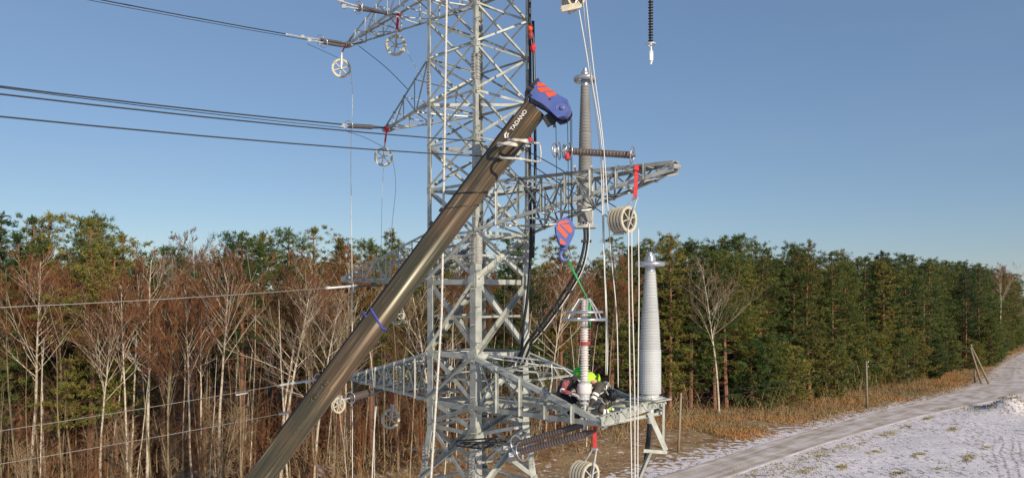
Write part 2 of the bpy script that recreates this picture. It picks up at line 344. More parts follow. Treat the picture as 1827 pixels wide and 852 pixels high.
def road_mat():
    m, n, l, b = newmat("packed_snow_road")
    uv = n.new("ShaderNodeUVMap"); sp = n.new("ShaderNodeSeparateXYZ"); l.new(uv.outputs[0], sp.inputs[0])
    mp = n.new("ShaderNodeMapping"); mp.inputs['Scale'].default_value = (6, 0.12, 1); l.new(uv.outputs[0], mp.inputs[0])
    nz = n.new("ShaderNodeTexNoise"); nz.inputs['Scale'].default_value = 1.6; nz.inputs['Detail'].default_value = 7; l.new(mp.outputs[0], nz.inputs['Vector'])
    geo = n.new("ShaderNodeNewGeometry"); n2 = n.new("ShaderNodeTexNoise"); n2.inputs['Scale'].default_value = 0.5; n2.inputs['Detail'].default_value = 7; l.new(geo.outputs['Position'], n2.inputs['Vector'])
    ad = n.new("ShaderNodeMath"); ad.operation = 'ADD'; l.new(nz.outputs[0], ad.inputs[0]); l.new(n2.outputs[0], ad.inputs[1])
    cr = n.new("ShaderNodeValToRGB"); mr = n.new("ShaderNodeMapRange"); mr.inputs[1].default_value = .7; mr.inputs[2].default_value = 1.3; l.new(ad.outputs[0], mr.inputs[0]); l.new(mr.outputs[0], cr.inputs[0])
    e = cr.color_ramp.elements; e[0].position = .15; e[0].color = (0.42, 0.345, 0.29, 1); e[1].position = .85; e[1].color = (0.70, 0.66, 0.66, 1)
    x = e.new(.5); x.color = (0.60, 0.51, 0.455, 1)
    l.new(cr.outputs[0], b.inputs['Base Color']); b.inputs['Roughness'].default_value = .65
    bp = n.new("ShaderNodeBump"); bp.inputs['Strength'].default_value = .4; bp.inputs['Distance'].default_value = .05; l.new(ad.outputs[0], bp.inputs['Height']); l.new(bp.outputs[0], b.inputs['Normal'])
    return m
rp = spline([V((x, y, 0)) for x, y in ROAD], 10); rw = []
for i in range(len(ROAD)-1):
    for k in range(10): rw.append(ROADW[i]*(1-k/10)+ROADW[i+1]*k/10)
rw.append(ROADW[-1])
prof = [(-1.0, .008), (-.93, .075), (-.8, .03), (-.62, .018), (-.45, .012), (-.3, .03), (0, .05), (.3, .03), (.45, .012), (.62, .018), (.8, .03), (.93, .07), (1.0, .008)]
rv = []; uvs = []; L = 0
for i, p in enumerate(rp):
    t = (rp[min(i+1, len(rp)-1)]-rp[max(i-1, 0)]).normalized(); nn = V((-t.y, t.x, 0))
    if i: L += (p-rp[i-1]).length
    for q, z in prof: rv.append(p+nn*q*rw[i]+V((0, 0, z+.004))); uvs.append(((q+1)/2, L))
k = len(prof)
rf = [(i*k+j, (i+1)*k+j, (i+1)*k+j+1, i*k+j+1) for i in range(len(rp)-1) for j in range(k-1)]
rf = [f[::-1] for f in rf]
me = bpy.data.meshes.new("road"); me.from_pydata(rv, [], rf); ul = me.uv_layers.new(name="UVMap")
for lp in me.loops: ul.data[lp.index].uv = uvs[lp.vertex_index]
me.polygons.foreach_set('use_smooth', [True]*len(rf)); me.materials.append(road_mat())
o = bpy.data.objects.new("road", me); C.objects.link(o); o['kind'] = 'structure'

# ------------------------------------------------------------------ the steel lattice tower
WM = 1.8                                              # mast width
TC = V((-0.85, 17+WM/math.sqrt(2), 0))                # mast axis on the ground
A_ = V((math.sqrt(.5), -math.sqrt(.5), 0)); B_ = V((math.sqrt(.5), math.sqrt(.5), 0)); Z_ = V((0, 0, 1))
def T(u, v, z): return TC+A_*u+B_*v+Z_*(H+z)          # tower frame, z from eye level
tower = thing("lattice_tower", "tall grey galvanised steel lattice tower with crossarms on both sides", "pylon", TC)
def hw(z):                                            # half width at height z
    if z >= -3.2: return WM/2 if z < 9 else WM/2*(1-(z-9)/14)
    return WM/2+(-3.2-z)*0.105
SG = [(-1, -1), (1, -1), (1, 1), (-1, 1)]             # left, near, right, far
LV = [-13.7, -10.9, -8.4, -6.3, -4.6, -3.2, -2.6, -1.37, .4, 1.54, 2.68, 3.75, 4.85, 5.95, 6.9, 7.8, 8.9, 10.0, 11.2, 12.6, 14.2]
for su, sv in SG:
    mb = MB()
    for z0, z1 in zip(LV[:-1], LV[1:]):
        size = 0.20 if z1 <= 1.54 else (0.125 if z1 < 4 else 0.10)
        t = 0.02 if size > .15 else .015
        z1e = z1+.0
        mb.angle(T(su*hw(z0), sv*hw(z0), z0), T(su*hw(z1), sv*hw(z1), z1e), -A_*su, -B_*sv, size, t)
    mb.build("leg", 'steel', tower)
    for zs in (1.1, 5.4, -4.0, 9.4):                  # splice plates with rows of bolts
        q = MB(); s_ = .24 if zs < 2 else .15; h = hw(zs)
        c1 = T(su*h, sv*h, zs)-A_*su*s_*.45+B_*sv*.014; c2 = T(su*h, sv*h, zs)-B_*sv*s_*.45+A_*su*.014
        q.bar(c1-Z_*.3, c1+Z_*.3, s_*.7, .02, B_); q.bar(c2-Z_*.3, c2+Z_*.3, s_*.7, .02, A_)
        for k in range(7):
            for e in (-.22, .22):
                q.bar(c1+Z_*(k-3)*.08+A_*s_*e+B_*sv*.01, c1+Z_*(k-3)*.08+A_*s_*e+B_*sv*.032, .025, .025)
                q.bar(c2+Z_*(k-3)*.08+B_*s_*e+A_*su*.01, c2+Z_*(k-3)*.08+B_*s_*e+A_*su*.032, .025, .025)
        q.build("splice_plate", 'steel_dull', tower)
FACES = [((-1, -1), (1, -1), -B_), ((1, -1), (1, 1), A_), ((1, 1), (-1, 1), B_), ((-1, 1), (-1, -1), -A_)]
BIG = {2.68, 1.54, .4, -1.37, -2.6, 4.85, 7.8, 8.9}
for s0, s1, nrm in FACES:
    for z0, z1 in zip(LV[:-1], LV[1:]):
        a0, b0 = T(s0[0]*hw(z0), s0[1]*hw(z0), z0), T(s1[0]*hw(z0), s1[1]*hw(z0), z0)
        a1, b1 = T(s0[0]*hw(z1), s0[1]*hw(z1), z1), T(s1[0]*hw(z1), s1[1]*hw(z1), z1)
        e = (b0-a0).normalized()
        low = z1 <= 1.6; sz = .105 if low else (.050 if z1 > 3.8 else .062)
        dia = sz
        MB().angle(lerp(a0, b1, .03)+nrm*.004, lerp(a0, b1, .97)+nrm*.004, Z_, nrm, dia, .009).build("brace", 'steel', tower)
        MB().angle(lerp(b0, a1, .03)-nrm*.024, lerp(b0, a1, .97)-nrm*.024, Z_, -nrm, dia, .009).build("brace", 'steel', tower)
        MB().angle(a0+e*.05-nrm*.028+Z_*.03, b0-e*.05-nrm*.028+Z_*.03, -Z_, -nrm, sz*(1.15 if z0 in BIG else .8), .009).build("strut", 'steel', tower)
        if -9 < z0 and z1 <= 1.6 and z1-z0 > 1.1:
            zc = (z0+z1)/2; m0, m1 = T(s0[0]*hw(zc), s0[1]*hw(zc), zc), T(s1[0]*hw(zc), s1[1]*hw(zc), zc)
            MB().angle(m0+e*.04-nrm*.040, m1-e*.04-nrm*.040, Z_, -nrm, .05, .007).build("strut", 'steel', tower)
        # joint plates where braces meet the legs and where they cross
        if -9 < z0 < 9.5:
            g_ = .17 if low else .085
            for pnt, sx in ((a0, 1), (b0, -1)):
                pl = [(0.01*sx, -g_), (g_*1.5*sx, -g_*.5), (g_*1.5*sx, g_*.5), (0.01*sx, g_)]
                if sx < 0: pl = pl[::-1]
                MB().prism(pl, pnt+nrm*.017, e, Z_, nrm, .008).build("joint_plate", 'steel', tower)
            c = (a0+b0+a1+b1)/4; g2 = g_*.55
            MB().prism([(-g2, -g2*.6), (g2, -g2*.6), (g2, g2*.6), (-g2, g2*.6)], c-nrm*.004, e, Z_, nrm, .010).build("joint_plate", 'steel', tower)
# plan bracing inside the mast
for z in (-2.6, -1.37, .4, 1.54, 2.68, 3.75, 4.85, 7.8):
    h = hw(z)-.05
    MB().angle(T(-h, -h, z+.005), T(h, h, z+.005), B_, -Z_, .07, .008).build("plan_brace", 'steel', tower)
    MB().angle(T(h, -h, z-.02), T(-h, h, z-.02), B_, -Z_, .07, .008).build("plan_brace", 'steel', tower)
# bright boards added inside the mast, standing in for sun-lit top flanges
for k, v in enumerate((-.62, -.38, .1, .36, .6)):
    MB().box((0, 0, 0), (1.5, .2, .035), Matrix.Rotation(R(-45), 3, 'Z')).build("sunlit_flange_board", 'zinc', tower).location = T(0, v, -2.55+.003*k)-wloc(tower)
for k, v in enumerate((-.55, .3)):
    MB().box((0, 0, 0), (1.55, .16, .035), Matrix.Rotation(R(-45), 3, 'Z')).build("sunlit_flange_board", 'zinc', tower).location = T(0, v, .46)-wloc(tower)

def crossarm(sgn, z_top, z_bot, tip, size=.085, n=4, end=None, label=None):
    """tip: (u, half width, z bottom, z top) of the outer end; joined to the legs at u = sgn*hw."""
    u0 = WM/2; ut, hwv, zb, zt = tip
    arm = bpy.data.objects.new("crossarm", None); C.objects.link(arm); arm.parent = tower; arm.location = T(sgn*u0, 0, z_bot)-wloc(tower)
    if label: arm['label'] = label
    def bp_(s, k): t = k/n; return T(sgn*(u0*(1-t)+ut*t), s*(u0*(1-t)+hwv*t), z_bot*(1-t)+zb*t)
    def tp_(s, k): t = k/n; return T(sgn*(u0*(1-t)+ut*t), s*(u0*(1-t)+hwv*t), z_top*(1-t)+zt*t)
    for s in (-1, 1):
        MB().angle(bp_(s, 0)+B_*s*.03, bp_(s, n)+B_*s*.0, Z_, -B_*s, size, .010).build("chord", 'steel', arm)
        MB().angle(tp_(s, 0)+B_*s*.03, tp_(s, n)+B_*s*.0, -Z_, -B_*s, size, .010).build("chord", 'steel', arm)
        for k in range(1, n):
            MB().angle(bp_(s, k)+B_*s*.012, tp_(s, k)+B_*s*.012, A_*sgn, B_*s, size*.6, .007).build("web_post", 'steel', arm)
        for k in range(n-1 if abs(zt-zb) < .12 else n):
            p, q = (tp_(s, k), bp_(s, k+1)) if k % 2 == 0 else (bp_(s, k), tp_(s, k+1))
            MB().angle(p-B_*s*.016, q-B_*s*.016, A_*sgn+Z_*.3, -B_*s, size*.55, .007).build("web_diagonal", 'steel', arm)
        for k in range(n-1):
            p, q = (bp_(s, k), tp_(s, k+1)) if k % 2 == 0 else (tp_(s, k), bp_(s, k+1))
            if size >= .075: MB().angle(p-B_*s*.034, q-B_*s*.034, A_*sgn+Z_*.3, -B_*s, size*.4, .006).build("web_diagonal", 'steel', arm)
    for k in range(1, n+1):
        if hwv > .3 or k < n:
            MB().angle(bp_(-1, k)+Z_*.012, bp_(1, k)+Z_*.012, A_*sgn, Z_, size*.55, .007).build("cross_tie", 'steel', arm)
            if k < n: MB().angle(tp_(-1, k)-Z_*.02, tp_(1, k)-Z_*.02, A_*sgn, -Z_, size*.5, .007).build("cross_tie", 'steel', arm)
    for k in range(n):
        a, b = (bp_(-1, k), bp_(1, k+1)) if k % 2 else (bp_(1, k), bp_(-1, k+1))
        MB().angle(a-Z_*.014, b-Z_*.014, B_, -Z_, size*.5, .007).build("plan_brace", 'steel', arm)
    if hwv < .3:
        o_ = T(sgn*ut, 0, (zb+zt)/2)
        MB().prism([(-.06, -.05), (.02, -.05), (.04, -.02), (.04, .03), (-.06, .05)] if sgn > 0 else [(.22, .09), (-.10, .05), (-.10, -.03), (-.05, -.09), (.22, -.09)],
                   o_, A_, Z_, B_, max(.04, hwv*2+.05)).build("end_plate", 'steel_dull', arm)
    return bp_, tp_
ARM = {}
ARM['A'] = crossarm(-1, 8.9, 7.8, (5.97, .05, 7.74, 7.86), .052, 7)
ARM['B'] = crossarm(-1, 5.95, 4.85, (3.95, .05, 4.80, 4.92), .050, 4)
ARM['C'] = crossarm(-1, 1.62, .45, (6.15, .05, .50, .66), .060, 7)
ARM['D'] = crossarm(-1, -1.37, -2.6, (5.6, .12, -2.52, -2.34), .075, 8)
ARM['E'] = crossarm(1, 2.68, 1.54, (5.72, .10, 2.46, 2.66), .075, 8)
ARM['F'] = crossarm(1, -1.37, -2.62, (4.72, 1.06, -2.52, -2.40), .10, 5)
ARM['G'] = crossarm(1, 8.9, 7.8, (5.14, .05, 7.95, 8.1), .08, 5)
armF = [o for o in tower.children if o.name.startswith("crossarm")][5]
# end frame of the lower right arm: platform beam, seat plates, hanging bracket
def FT(u, v, z): return T(u, v, z)
MB().angle(FT(4.74, -1.07, -2.50), FT(4.74, 1.07, -2.34), Z_, -A_, .14, .012).build("end_beam", 'steel', armF)
MB().angle(FT(4.70, -1.07, -2.30), FT(4.70, 1.07, -2.14), -Z_, A_, .08, .010).build("end_beam", 'steel', armF)
for k in range(6):
    v0 = -1+.36*k; z0 = -2.46+.027*k
    MB().bar(FT(4.75, v0, z0), FT(4.75, v0+.18, z0+.2), .045, .01, A_).build("web_diagonal", 'steel', armF)
    MB().bar(FT(4.752, v0+.18, z0+.2), FT(4.752, v0+.36, z0+.03), .045, .01, A_).build("web_diagonal", 'steel', armF)
for dz, w in ((0, .12), ):
    MB().angle(FT(3.6, 1.03, -2.25), FT(4.8, 1.03, -2.2), -Z_, -B_, .12, .01).build("platform_beam", 'steel', armF)
    MB().angle(FT(3.2, .62, -2.25), FT(4.8, .62, -2.22), -Z_, -B_, .10, .01).build("platform_beam", 'steel', armF)
    MB().angle(FT(1.2, .2, -2.36), FT(4.7, .2, -2.3), -Z_, -B_, .09, .01).build("platform_beam", 'steel', armF)
    MB().angle(FT(1.2, -.45, -2.38), FT(4.7, -.45, -2.32), -Z_, -B_, .09, .01).build("platform_beam", 'steel', armF)
    MB().angle(FT(4.1, -.9, -2.32), FT(4.1, 1.02, -2.30), -Z_, -A_, .09, .01).build("platform_beam", 'steel', armF)
E1 = P(1160, 708, 15.65); E1.z -= .02
MB().prism([(-.34, -.30), (.34, -.30), (.34, .30), (-.34, .30)], E1-Z_*.015, A_, B_, Z_, .03).build("seat_plate", 'steel', armF)
# hanging bracket under the far corner
qa, qb, qc, qd = P(1184, 718, 15.5), P(1183, 790, 15.5), P(1158, 735, 15.2), P(1188, 802, 15.3)
MB().bar(qa, qb, .05, .05).build("bracket_post", 'steel', armF)
MB().bar(qc, qd, .10, .03, V((0, 1, 0))).build("bracket_post", 'steel', armF)
MB().bar(P(1148, 803, 15.3), P(1190, 806, 15.32), .05, .07).build("bracket_post", 'steel', armF)
MB().bar(P(1160, 806, 15.33), P(1138, 858, 15.3), .05, .17, V((0, 1, 0))).build("bracket_post", 'steel', armF)
# handrail frame beside the near leg, and the blank sign plate on the arm
MB().tube([P(872, 633, 16.2), P(958, 641, 15.9), P(984, 645, 15.8), P(985, 665, 15.8), P(938, 662, 16.0), P(890, 655, 16.2)], .022, 6).build("handrail", 'zinc', armF, smooth=True)
MB().tube([P(870, 637, 16.3), P(1006, 657, 16.9), P(1085, 720, 17.1)], .016, 5).build("handrail", 'zinc', armF)
MB().box((0, 0, 0), (.15, .012, .46), Matrix.Rotation(R(8), 3, 'Y')).build("sign_plate", 'steel_dull', armF).location = P(967, 677, 15.35)-wloc(armF)
# ladder-like climbing rail in front of the left face
rail = [P(797, -90, 17.3), P(797, 0, 17.3), P(791, 380, 17.3), P(788, 560, 17.25), P(783, 640, 17.2), P(769, 852, 17.0), P(757, 1000, 16.9)]
ro = MB().tube(rail, .027, 8).build("climbing_rail", 'rope_pale', tower, smooth=True)
q = MB()
for i in range(34):
    t = i/33*6; k = min(int(t), 5); p = lerp(rail[k], rail[k+1], t-k); q.bar(p-V((.055, 0, 0)), p+V((.055, 0, 0)), .02, .02)
q.build("rail_step", 'steel_dull', tower)
q = MB()
for i in range(26):                                   # step bolts up the near leg
    z = -4+i*.42; p = T(hw(z), -hw(z), z); s_ = 1 if i % 2 else -1
    q.tube([p, p+(A_ if s_ > 0 else -B_)*.16], .011, 5)
q.build("step_bolts", 'steel_dull', tower, kind='stuff')

# ------------------------------------------------------------------ crane boom
BT, BB = P(953, 196, 15.3), P(465, 852, 15.6)         # axis of the boom at its head and at the lower edge of the photo
bd = (BT-BB).normalized()
BL = (BT-BB).length
e1 = bd.cross(V((0, -1, 0))).normalized()             # across, towards lower right
if e1.x < 0: e1 = -e1
e2 = e1.cross(bd).normalized()
if e2.y > 0: e2 = -e2                                 # towards the viewer
foot = BB-bd*9.5
boom = thing("crane_boom", "dark olive telescopic crane boom slanting up past the tower with a blue head", "crane", foot)
def boom_profile(k):
    p = [(-.27, -.15), (-.27, .15), (-.235, .185), (-.01, .245), (.01, .25)]
    for i in range(1, 13):
        a = math.pi/2-math.pi*i/13; p.append((.01+.275*math.cos(a), .25*math.sin(a)))
    p += [(.01, -.25), (-.01, -.245), (-.235, -.185)]
    return [(x*k*.92, y*k*.92) for x, y in p]
def boom_section(t0, t1, k, name="boom_section", m='boom'):
    # local frame: x runs along the boom
    mtx = Matrix((bd, e1, e2)).transposed()
    pr = boom_profile(k); n = len(pr); L = t1-t0; N = 2
    vs = [V((L*i/N, x, y)) for i in range(N+1) for x, y in pr]
    fs = [(i*n+j, i*n+(j+1) % n, (i+1)*n+(j+1) % n, (i+1)*n+j) for i in range(N) for j in range(n)]+[tuple(range(n-1, -1, -1)), tuple(N*n+j for j in range(n))]
    b = MB(); b.add(vs, fs); me = b.mesh(name, m, smooth=False)
    me.polygons.foreach_set('use_smooth', [4 <= (i % n) <= 17 if i < N*n else False for i in range(len(fs))])
    o = link(name, me, boom); o.matrix_local = Matrix.Translation(BB+bd*t0-foot) @ mtx.to_4x4(); return o
boom_section(-9.4, BL+.02, 1.0)
boom_section(-9.4, -2.4, 1.12)
boom_section(-9.5, -6.5, 1.25)
def BP(t, x, y): return BB+bd*t+e1*x*.92+e2*y*.92             # point in the boom's frame
for t in (-2.4, -6.5): boom_section(t-.18, t+.02, 1.16 if t > -3 else 1.30, "collar", 'black')
# raised panel seams, pads and round bosses on the lower flank
for t0, t1, x in ((2.6, 3.3, -.10), (3.6, 4.1, .0), (1.2, 1.9, .05), (.2, .9, .10), (2.0, 2.5, .10), (4.6, 5.3, -.12), (5.9, 6.6, -.02)):
    MB().bar(BP(t0, x, .246+.267*min(0, x)), BP(t1, x, .246+.267*min(0, x)), .012, .012, e2).build("seam", 'boom', boom)
for t in (2.15, 2.5):
    y = .232
    q = MB(); q.torus(BP(t, -.06, y), e2, .085, .012, 24, 6); q.lathe([(.03, -.01), (.03, .012), (.012, .02)], BP(t, -.06, y), e2, 10)
    q.build("round_boss", 'boom', boom, smooth=True)
# hose and bracket along the upper edge
MB().tube([BP(1.0+.4*i, -.30, .02+.01*(i % 2)) for i in range(22)], .018, 6).build("hose", 'black', boom, smooth=True)
for t in (6.55, 6.9): MB().box(BP(t, -.32, .05), (.10, .08, .16), Matrix((bd, e1, e2)).transposed()).build("hose_clamp", 'black', boom)
# white lettering on the flat flank: a squared logo and the name
def text_obj(body, size, loc, xdir, ydir, name, parent, matn, ext=.002, shear=0):
    cu = bpy.data.curves.new(name, 'FONT'); cu.body = body; cu.size = size; cu.extrude = ext; cu.align_x = 'LEFT'; cu.offset = size*.018; cu.shear = shear
    o = bpy.data.objects.new(name, cu); C.objects.link(o)
    bpy.context.view_layer.update()
    me = bpy.data.meshes.new_from_object(o); bpy.data.objects.remove(o)
    x = xdir.normalized(); z = x.cross(ydir).normalized(); y = z.cross(x)
    me.transform(Matrix((x, y, z)).transposed().to_4x4()); me.materials.clear(); me.materials.append(M[matn])
    return link(name, me, parent, loc=V(loc)-wloc(parent))
fl = (e2*.235+e1*.045).normalized()                    # normal of the flat flank is close to e2
fy = (-(BP(0, -.01, .245)-BP(0, -.235, .185))).normalized() # up the flank, away from e1
text_obj("TADANO", .120, BP(BL-.66, -.075, .2315), bd, fy, "lettering", boom, 'letter')
lg = MB(); o_ = BP(BL-.80, -.125, .2165); nf = bd.cross(fy).normalized()
if nf.dot(e2) < 0: nf = -nf
o_ = o_+nf*.006
for poly in ([(x_*.75, y_*.75) for x_, y_ in pq] for pq in ([(-.09, .0), (-.02, .075), (.09, .075), (.05, .03), (.005, .03), (-.06, -.045)], [(-.045, -.07), (.03, .005), (.085, .005), (.085, -.03), (.03, -.03), (-.01, -.075)])):
    lg.prism(poly, o_, bd, fy, nf, .004)
lg.build("logo", 'letter', boom)
# boom head: a blue box-section nose that reaches out to the right, striped, with sheaves
h0 = P(955, 160, 15.3); h1 = P(1000, 208, 15.1); hd = (P(1000, 203, 15.1)-P(947, 166, 15.3)).normalized()
hn = hd.cross(V((0, -1, 0))).normalized()
if hn.z < 0: hn = -hn
hv = hd.cross(hn).normalized()
if hv.y > 0: hv = -hv
def HP(x, y, w): return P(945, 172, 15.3)+hd*x+hn*y+hv*w
px2m = 15.2/F
def hp2(px, py):                                        # photograph pixel -> (x, y) in the head's plane
    q = P(px, py, 15.2)-P(945, 172, 15.2); return (q.dot(hd), q.dot(hn))
outl = [hp2(*p) for p in ((944, 178), (948, 166), (957, 152), (964, 150), (975, 161), (1003, 183), (1017, 192), (1021, 203), (1020, 214), (1012, 222), (1000, 224), (990, 214), (985, 208), (972, 196))]
for w in (.19, -.19):
    MB().prism(outl, HP(0, 0, w), hd, hn, hv, .03).build("head_plate", 'blue', boom)
body = [hp2(*p) for p in ((946, 178), (950, 168), (958, 156), (966, 157), (990, 178), (982, 200), (972, 194))]
MB().prism(body, HP(0, 0, 0), hd, hn, hv, .34).build("head_body", 'blue', boom)
for pl in (((963, 155), (973, 158), (978, 163), (961, 163)), ((961, 166), (979, 165), (990, 173), (968, 174)), ((976, 176), (992, 175), (998, 181), (983, 185))):
    pp = [hp2(*p) for p in pl]
    ar = sum(pp[i][0]*pp[(i+1) % len(pp)][1]-pp[(i+1) % len(pp)][0]*pp[i][1] for i in range(len(pp)))
    MB().prism(pp if ar > 0 else pp[::-1], HP(0, 0, .206), hd, hn, hv, .008).build("stripe", 'orange', boom)
sx, sy = hp2(1009, 206)
for w in (-.12, -.04, .04, .12):
    MB().lathe([(.14, -.025), (.17, -.025), (.155, 0), (.17, .025), (.14, .025)], HP(sx, sy-.02, w), hv, 28).build("sheave", 'blue' if w > 0 else 'black', boom, smooth=False)
MB().lathe([(.05, 0), (.05, .03), (.02, .04)], HP(sx, sy-.01, .205), hv, 16).build("axle_cap", 'blue', boom)
MB().torus(HP(sx, sy-.01, .20), hv, .13, .014, 24, 6, (.0, .55)).build("rope_guard", 'blue', boom, smooth=True)
MB().bar(P(990, 194, 15.05), P(1004, 178, 15.05), .035, .035).build("lug", 'black', boom)
MB().bar(P(948, 152, 15.0), P(961, 141, 15.0), .045, .05).build("lug", 'black', boom)
MB().box(P(981, 177, 14.99), (.04, .03, .03)).build("lug", 'black', boom)
MB().bar(P(975, 205, 15.15), P(985, 222, 15.15), .13, .2).build("guide_block", 'black', boom)
MB().bar(P(987, 216, 15.15), P(990, 227, 15.15), .05, .06).build("guide_block", 'black', boom)
q = MB()
for k in range(5):
    q.tube(spline([P(938+k*3, 180-k*2, 15.1), P(937+k*2, 165, 14.95), P(944+k*2, 153+k, 14.95), P(952, 148+k*2, 15.1)]), .011, 5)
q.build("hose_loop", 'black', boom, smooth=True)
MB().bar(P(926, 168, 15.4), P(935, 178, 15.35), .07, .05).build("lamp_housing", 'letter', boom)
# hoist ropes and hook block
HB = P(1005, 415, 15.05)
hr = MB()
for px, dx, w in ((1013, 1015, .10), (1018, 1020, .12), (1020, 1021, -.05)):
    hr.tube([P(px, 212, 15.1)+hv*w*.3, P(dx, 402, 15.05)], .008, 5)
hr.build("hoist_rope", 'wire', None, "thin steel hoist ropes running from the blue boom head down to the hook block", "rope", smooth=True, origin=P(1018, 212, 15.1))
MB().tube([P(992, 226, 15.1), P(993, 300, 15.08), P(992, 395, 15.05)], .008, 5).build("limit_switch_rope", 'wire', None, "single thin wire hanging from the underside of the blue boom head", "wire", smooth=True, origin=P(992, 226, 15.1))
hook = thing("hook_block", "blue and orange striped crane hook block hanging below the right crossarm", "hook block", HB)
sc_ = 15.05/F
def hk(px, py): return ((px-1005)*sc_, (415-py)*sc_)
X_, Y_ = V((1, 0, 0)), V((0, 1, 0))
sh = [hk(*p) for p in ((990, 404), (997, 392), (1008, 388), (1018, 393), (1024, 405), (1023, 420), (1015, 437), (1008, 440), (998, 436), (992, 420))]
for y in (-.15, .15): MB().prism(sh[::-1], HB+Y_*y, X_, Z_, Y_, .03).build("cheek_plate", 'blue', hook)
for y in (-.08, 0, .08):
    MB().lathe([(.15, -.03), (.20, -.03), (.18, 0), (.20, .03), (.15, .03)], HB+Z_*.05+Y_*y+X_*.03, Y_, 24).build("sheave", 'blue', hook)
for pl in (((993, 403), (1002, 400), (1015, 397), (1011, 394), (998, 396)), ((993, 409), (996, 402), (1012, 420), (1008, 426)), ((1000, 402), (1014, 402), (1020, 412), (1016, 417)), ((998, 425), (1010, 436), (999, 436))):
    pp = [hk(*p) for p in pl]; ar = sum(pp[i][0]*pp[(i+1) % len(pp)][1]-pp[(i+1) % len(pp)][0]*pp[i][1] for i in range(len(pp)))
    MB().prism(pp if ar < 0 else pp[::-1], HB+Y_*-.168, X_, Z_, Y_, .006).build("stripe", 'orange', hook)
MB().lathe([(.07, 0), (.09, -.04), (.08, -.08), (.05, -.10)], HB-Z_*.27, Z_, 14).build("swivel", 'blue', hook, smooth=True)
hp_ = [P(1007, 440, 15.05), P(1003, 447, 15.05), P(1000, 454, 15.05), P(1002, 461, 15.05), P(1008, 464, 15.05), P(1014, 460, 15.05), P(1015, 454, 15.05)]
MB().tube(spline(hp_, 5), [.045-.0008*abs(i-14) if i < 22 else .037-.0035*(i-21) for i in range(31)], 10).build("hook", 'blue', hook, smooth=True)
MB().bar(P(1012, 445, 15.05), P(1015, 453, 15.02), .015, .03).build("safety_latch", 'zinc', hook)

# ------------------------------------------------------------------ cable terminations
def sheds(z0, z1, r0, r1, pitch, core, alt=.88):
    pr = []; z = z0; i = 0
    while z < z1:
        t = (z-z0)/(z1-z0); r = r0+(r1-r0)*t; rr = r*(alt if i % 2 else 1.0)
        pr += [(r*core, z), (rr, z+pitch*.45), (rr*.985, z+pitch*.55), (r*core, z+pitch*.8)]; z += pitch; i += 1
    return pr
def termination(base, top_px, sc, label, group, m='ins_grey', axis=Z_, r0=.235, r1=.115, Lh=2.75, ringR=.27, ringtube=.05):
    t = thing("cable_termination", label, "insulator", base, group)
    MB().lathe([(r0*1.15, 0), (r0*1.15, .03), (r0*.8, .035), (r0*.8, .10)], base, Z_, 24).build("base_flange", 'zinc', t)
    z1 = Lh-.28
    MB().lathe(sheds(.10, .34*Lh, r0, r0*.99, .035, .965, .99)+sheds(.34*Lh, .62*Lh, r0*.99, (r0*.45+r1*.6), .035, .90, .97)+sheds(.62*Lh, z1, (r0*.45+r1*.6), r1*.92, .035, .87, .95), base, Z_, 28).build("shed_column", m, t, smooth=False)
    MB().lathe([(r1*.8, z1), (r1*.8, z1+.18), (ringR*.45, z1+.20), (ringR*.45, z1+.30), (ringR*.4, z1+.34), (.05, z1+.35), (.05, z1+.42), (.03, z1+.44)], base, Z_, 20).build("top_fitting", 'ring', t)
    MB().torus(base+Z_*(z1+.17), Z_, ringR, ringtube, 32, 10).build("corona_ring", 'ring', t, smooth=True)
    q = MB()
    for k in range(3):
        a = k*2.094+.4; q.bar(base+Z_*(z1+.17)+V((math.cos(a), math.sin(a), 0))*.09, base+Z_*(z1+.17)+V((math.cos(a), math.sin(a), 0))*ringR, .05, .015)
    q.build("ring_arms", 'ring', t)
    return t
D1 = 15.65
t1 = termination(E1+Z_*.005, 0, 1, "tapered pale grey ribbed cable termination standing on the end of the lower right arm", "ribbed cable terminations", r0=.238, r1=.135, Lh=2.98, ringR=.265, ringtube=.055)
# upper one, on its own bracket behind the upper right arm
D3 = 17.4; b3 = P(1044, 404, D3)
t3 = termination(b3+Z_*.005, 0, 1, "tapered grey ribbed cable termination rising behind the upper right arm, against the sky", "ribbed cable terminations", m='ins_shaded', r0=.170, r1=.120, Lh=3.62, ringR=.225, ringtube=.06)
br = thing("termination_bracket", "grey steel bracket hung under the upper right arm, carrying the sky-high termination", "bracket", b3)
MB().box(b3-Z_*.02, (.5, .4, .04)).build("seat_plate", 'steel_dull', br)
MB().bar(P(1026, 405, D3), P(1058, 403, D3), .05, .07).build("cross_bar", 'steel', br)
for px in (1030, 1057): MB().bar(P(px, 404, D3), P(px, 318, D3), .045, .045).build("hanger", 'steel', br)
MB().bar(P(1045, 365, D3-.3), P(1057, 395, D3-.3), .04, .04).build("diagonal_stay", 'steel', br)
MB().bar(P(1030, 318, D3), P(1030, 318, D3)+V((-.2, -1.6, 0)), .045, .045).build("hanger", 'steel', br)
MB().bar(P(1057, 318, D3), P(1057, 318, D3)+V((-.2, -1.6, 0)), .045, .045).build("hanger", 'steel', br)

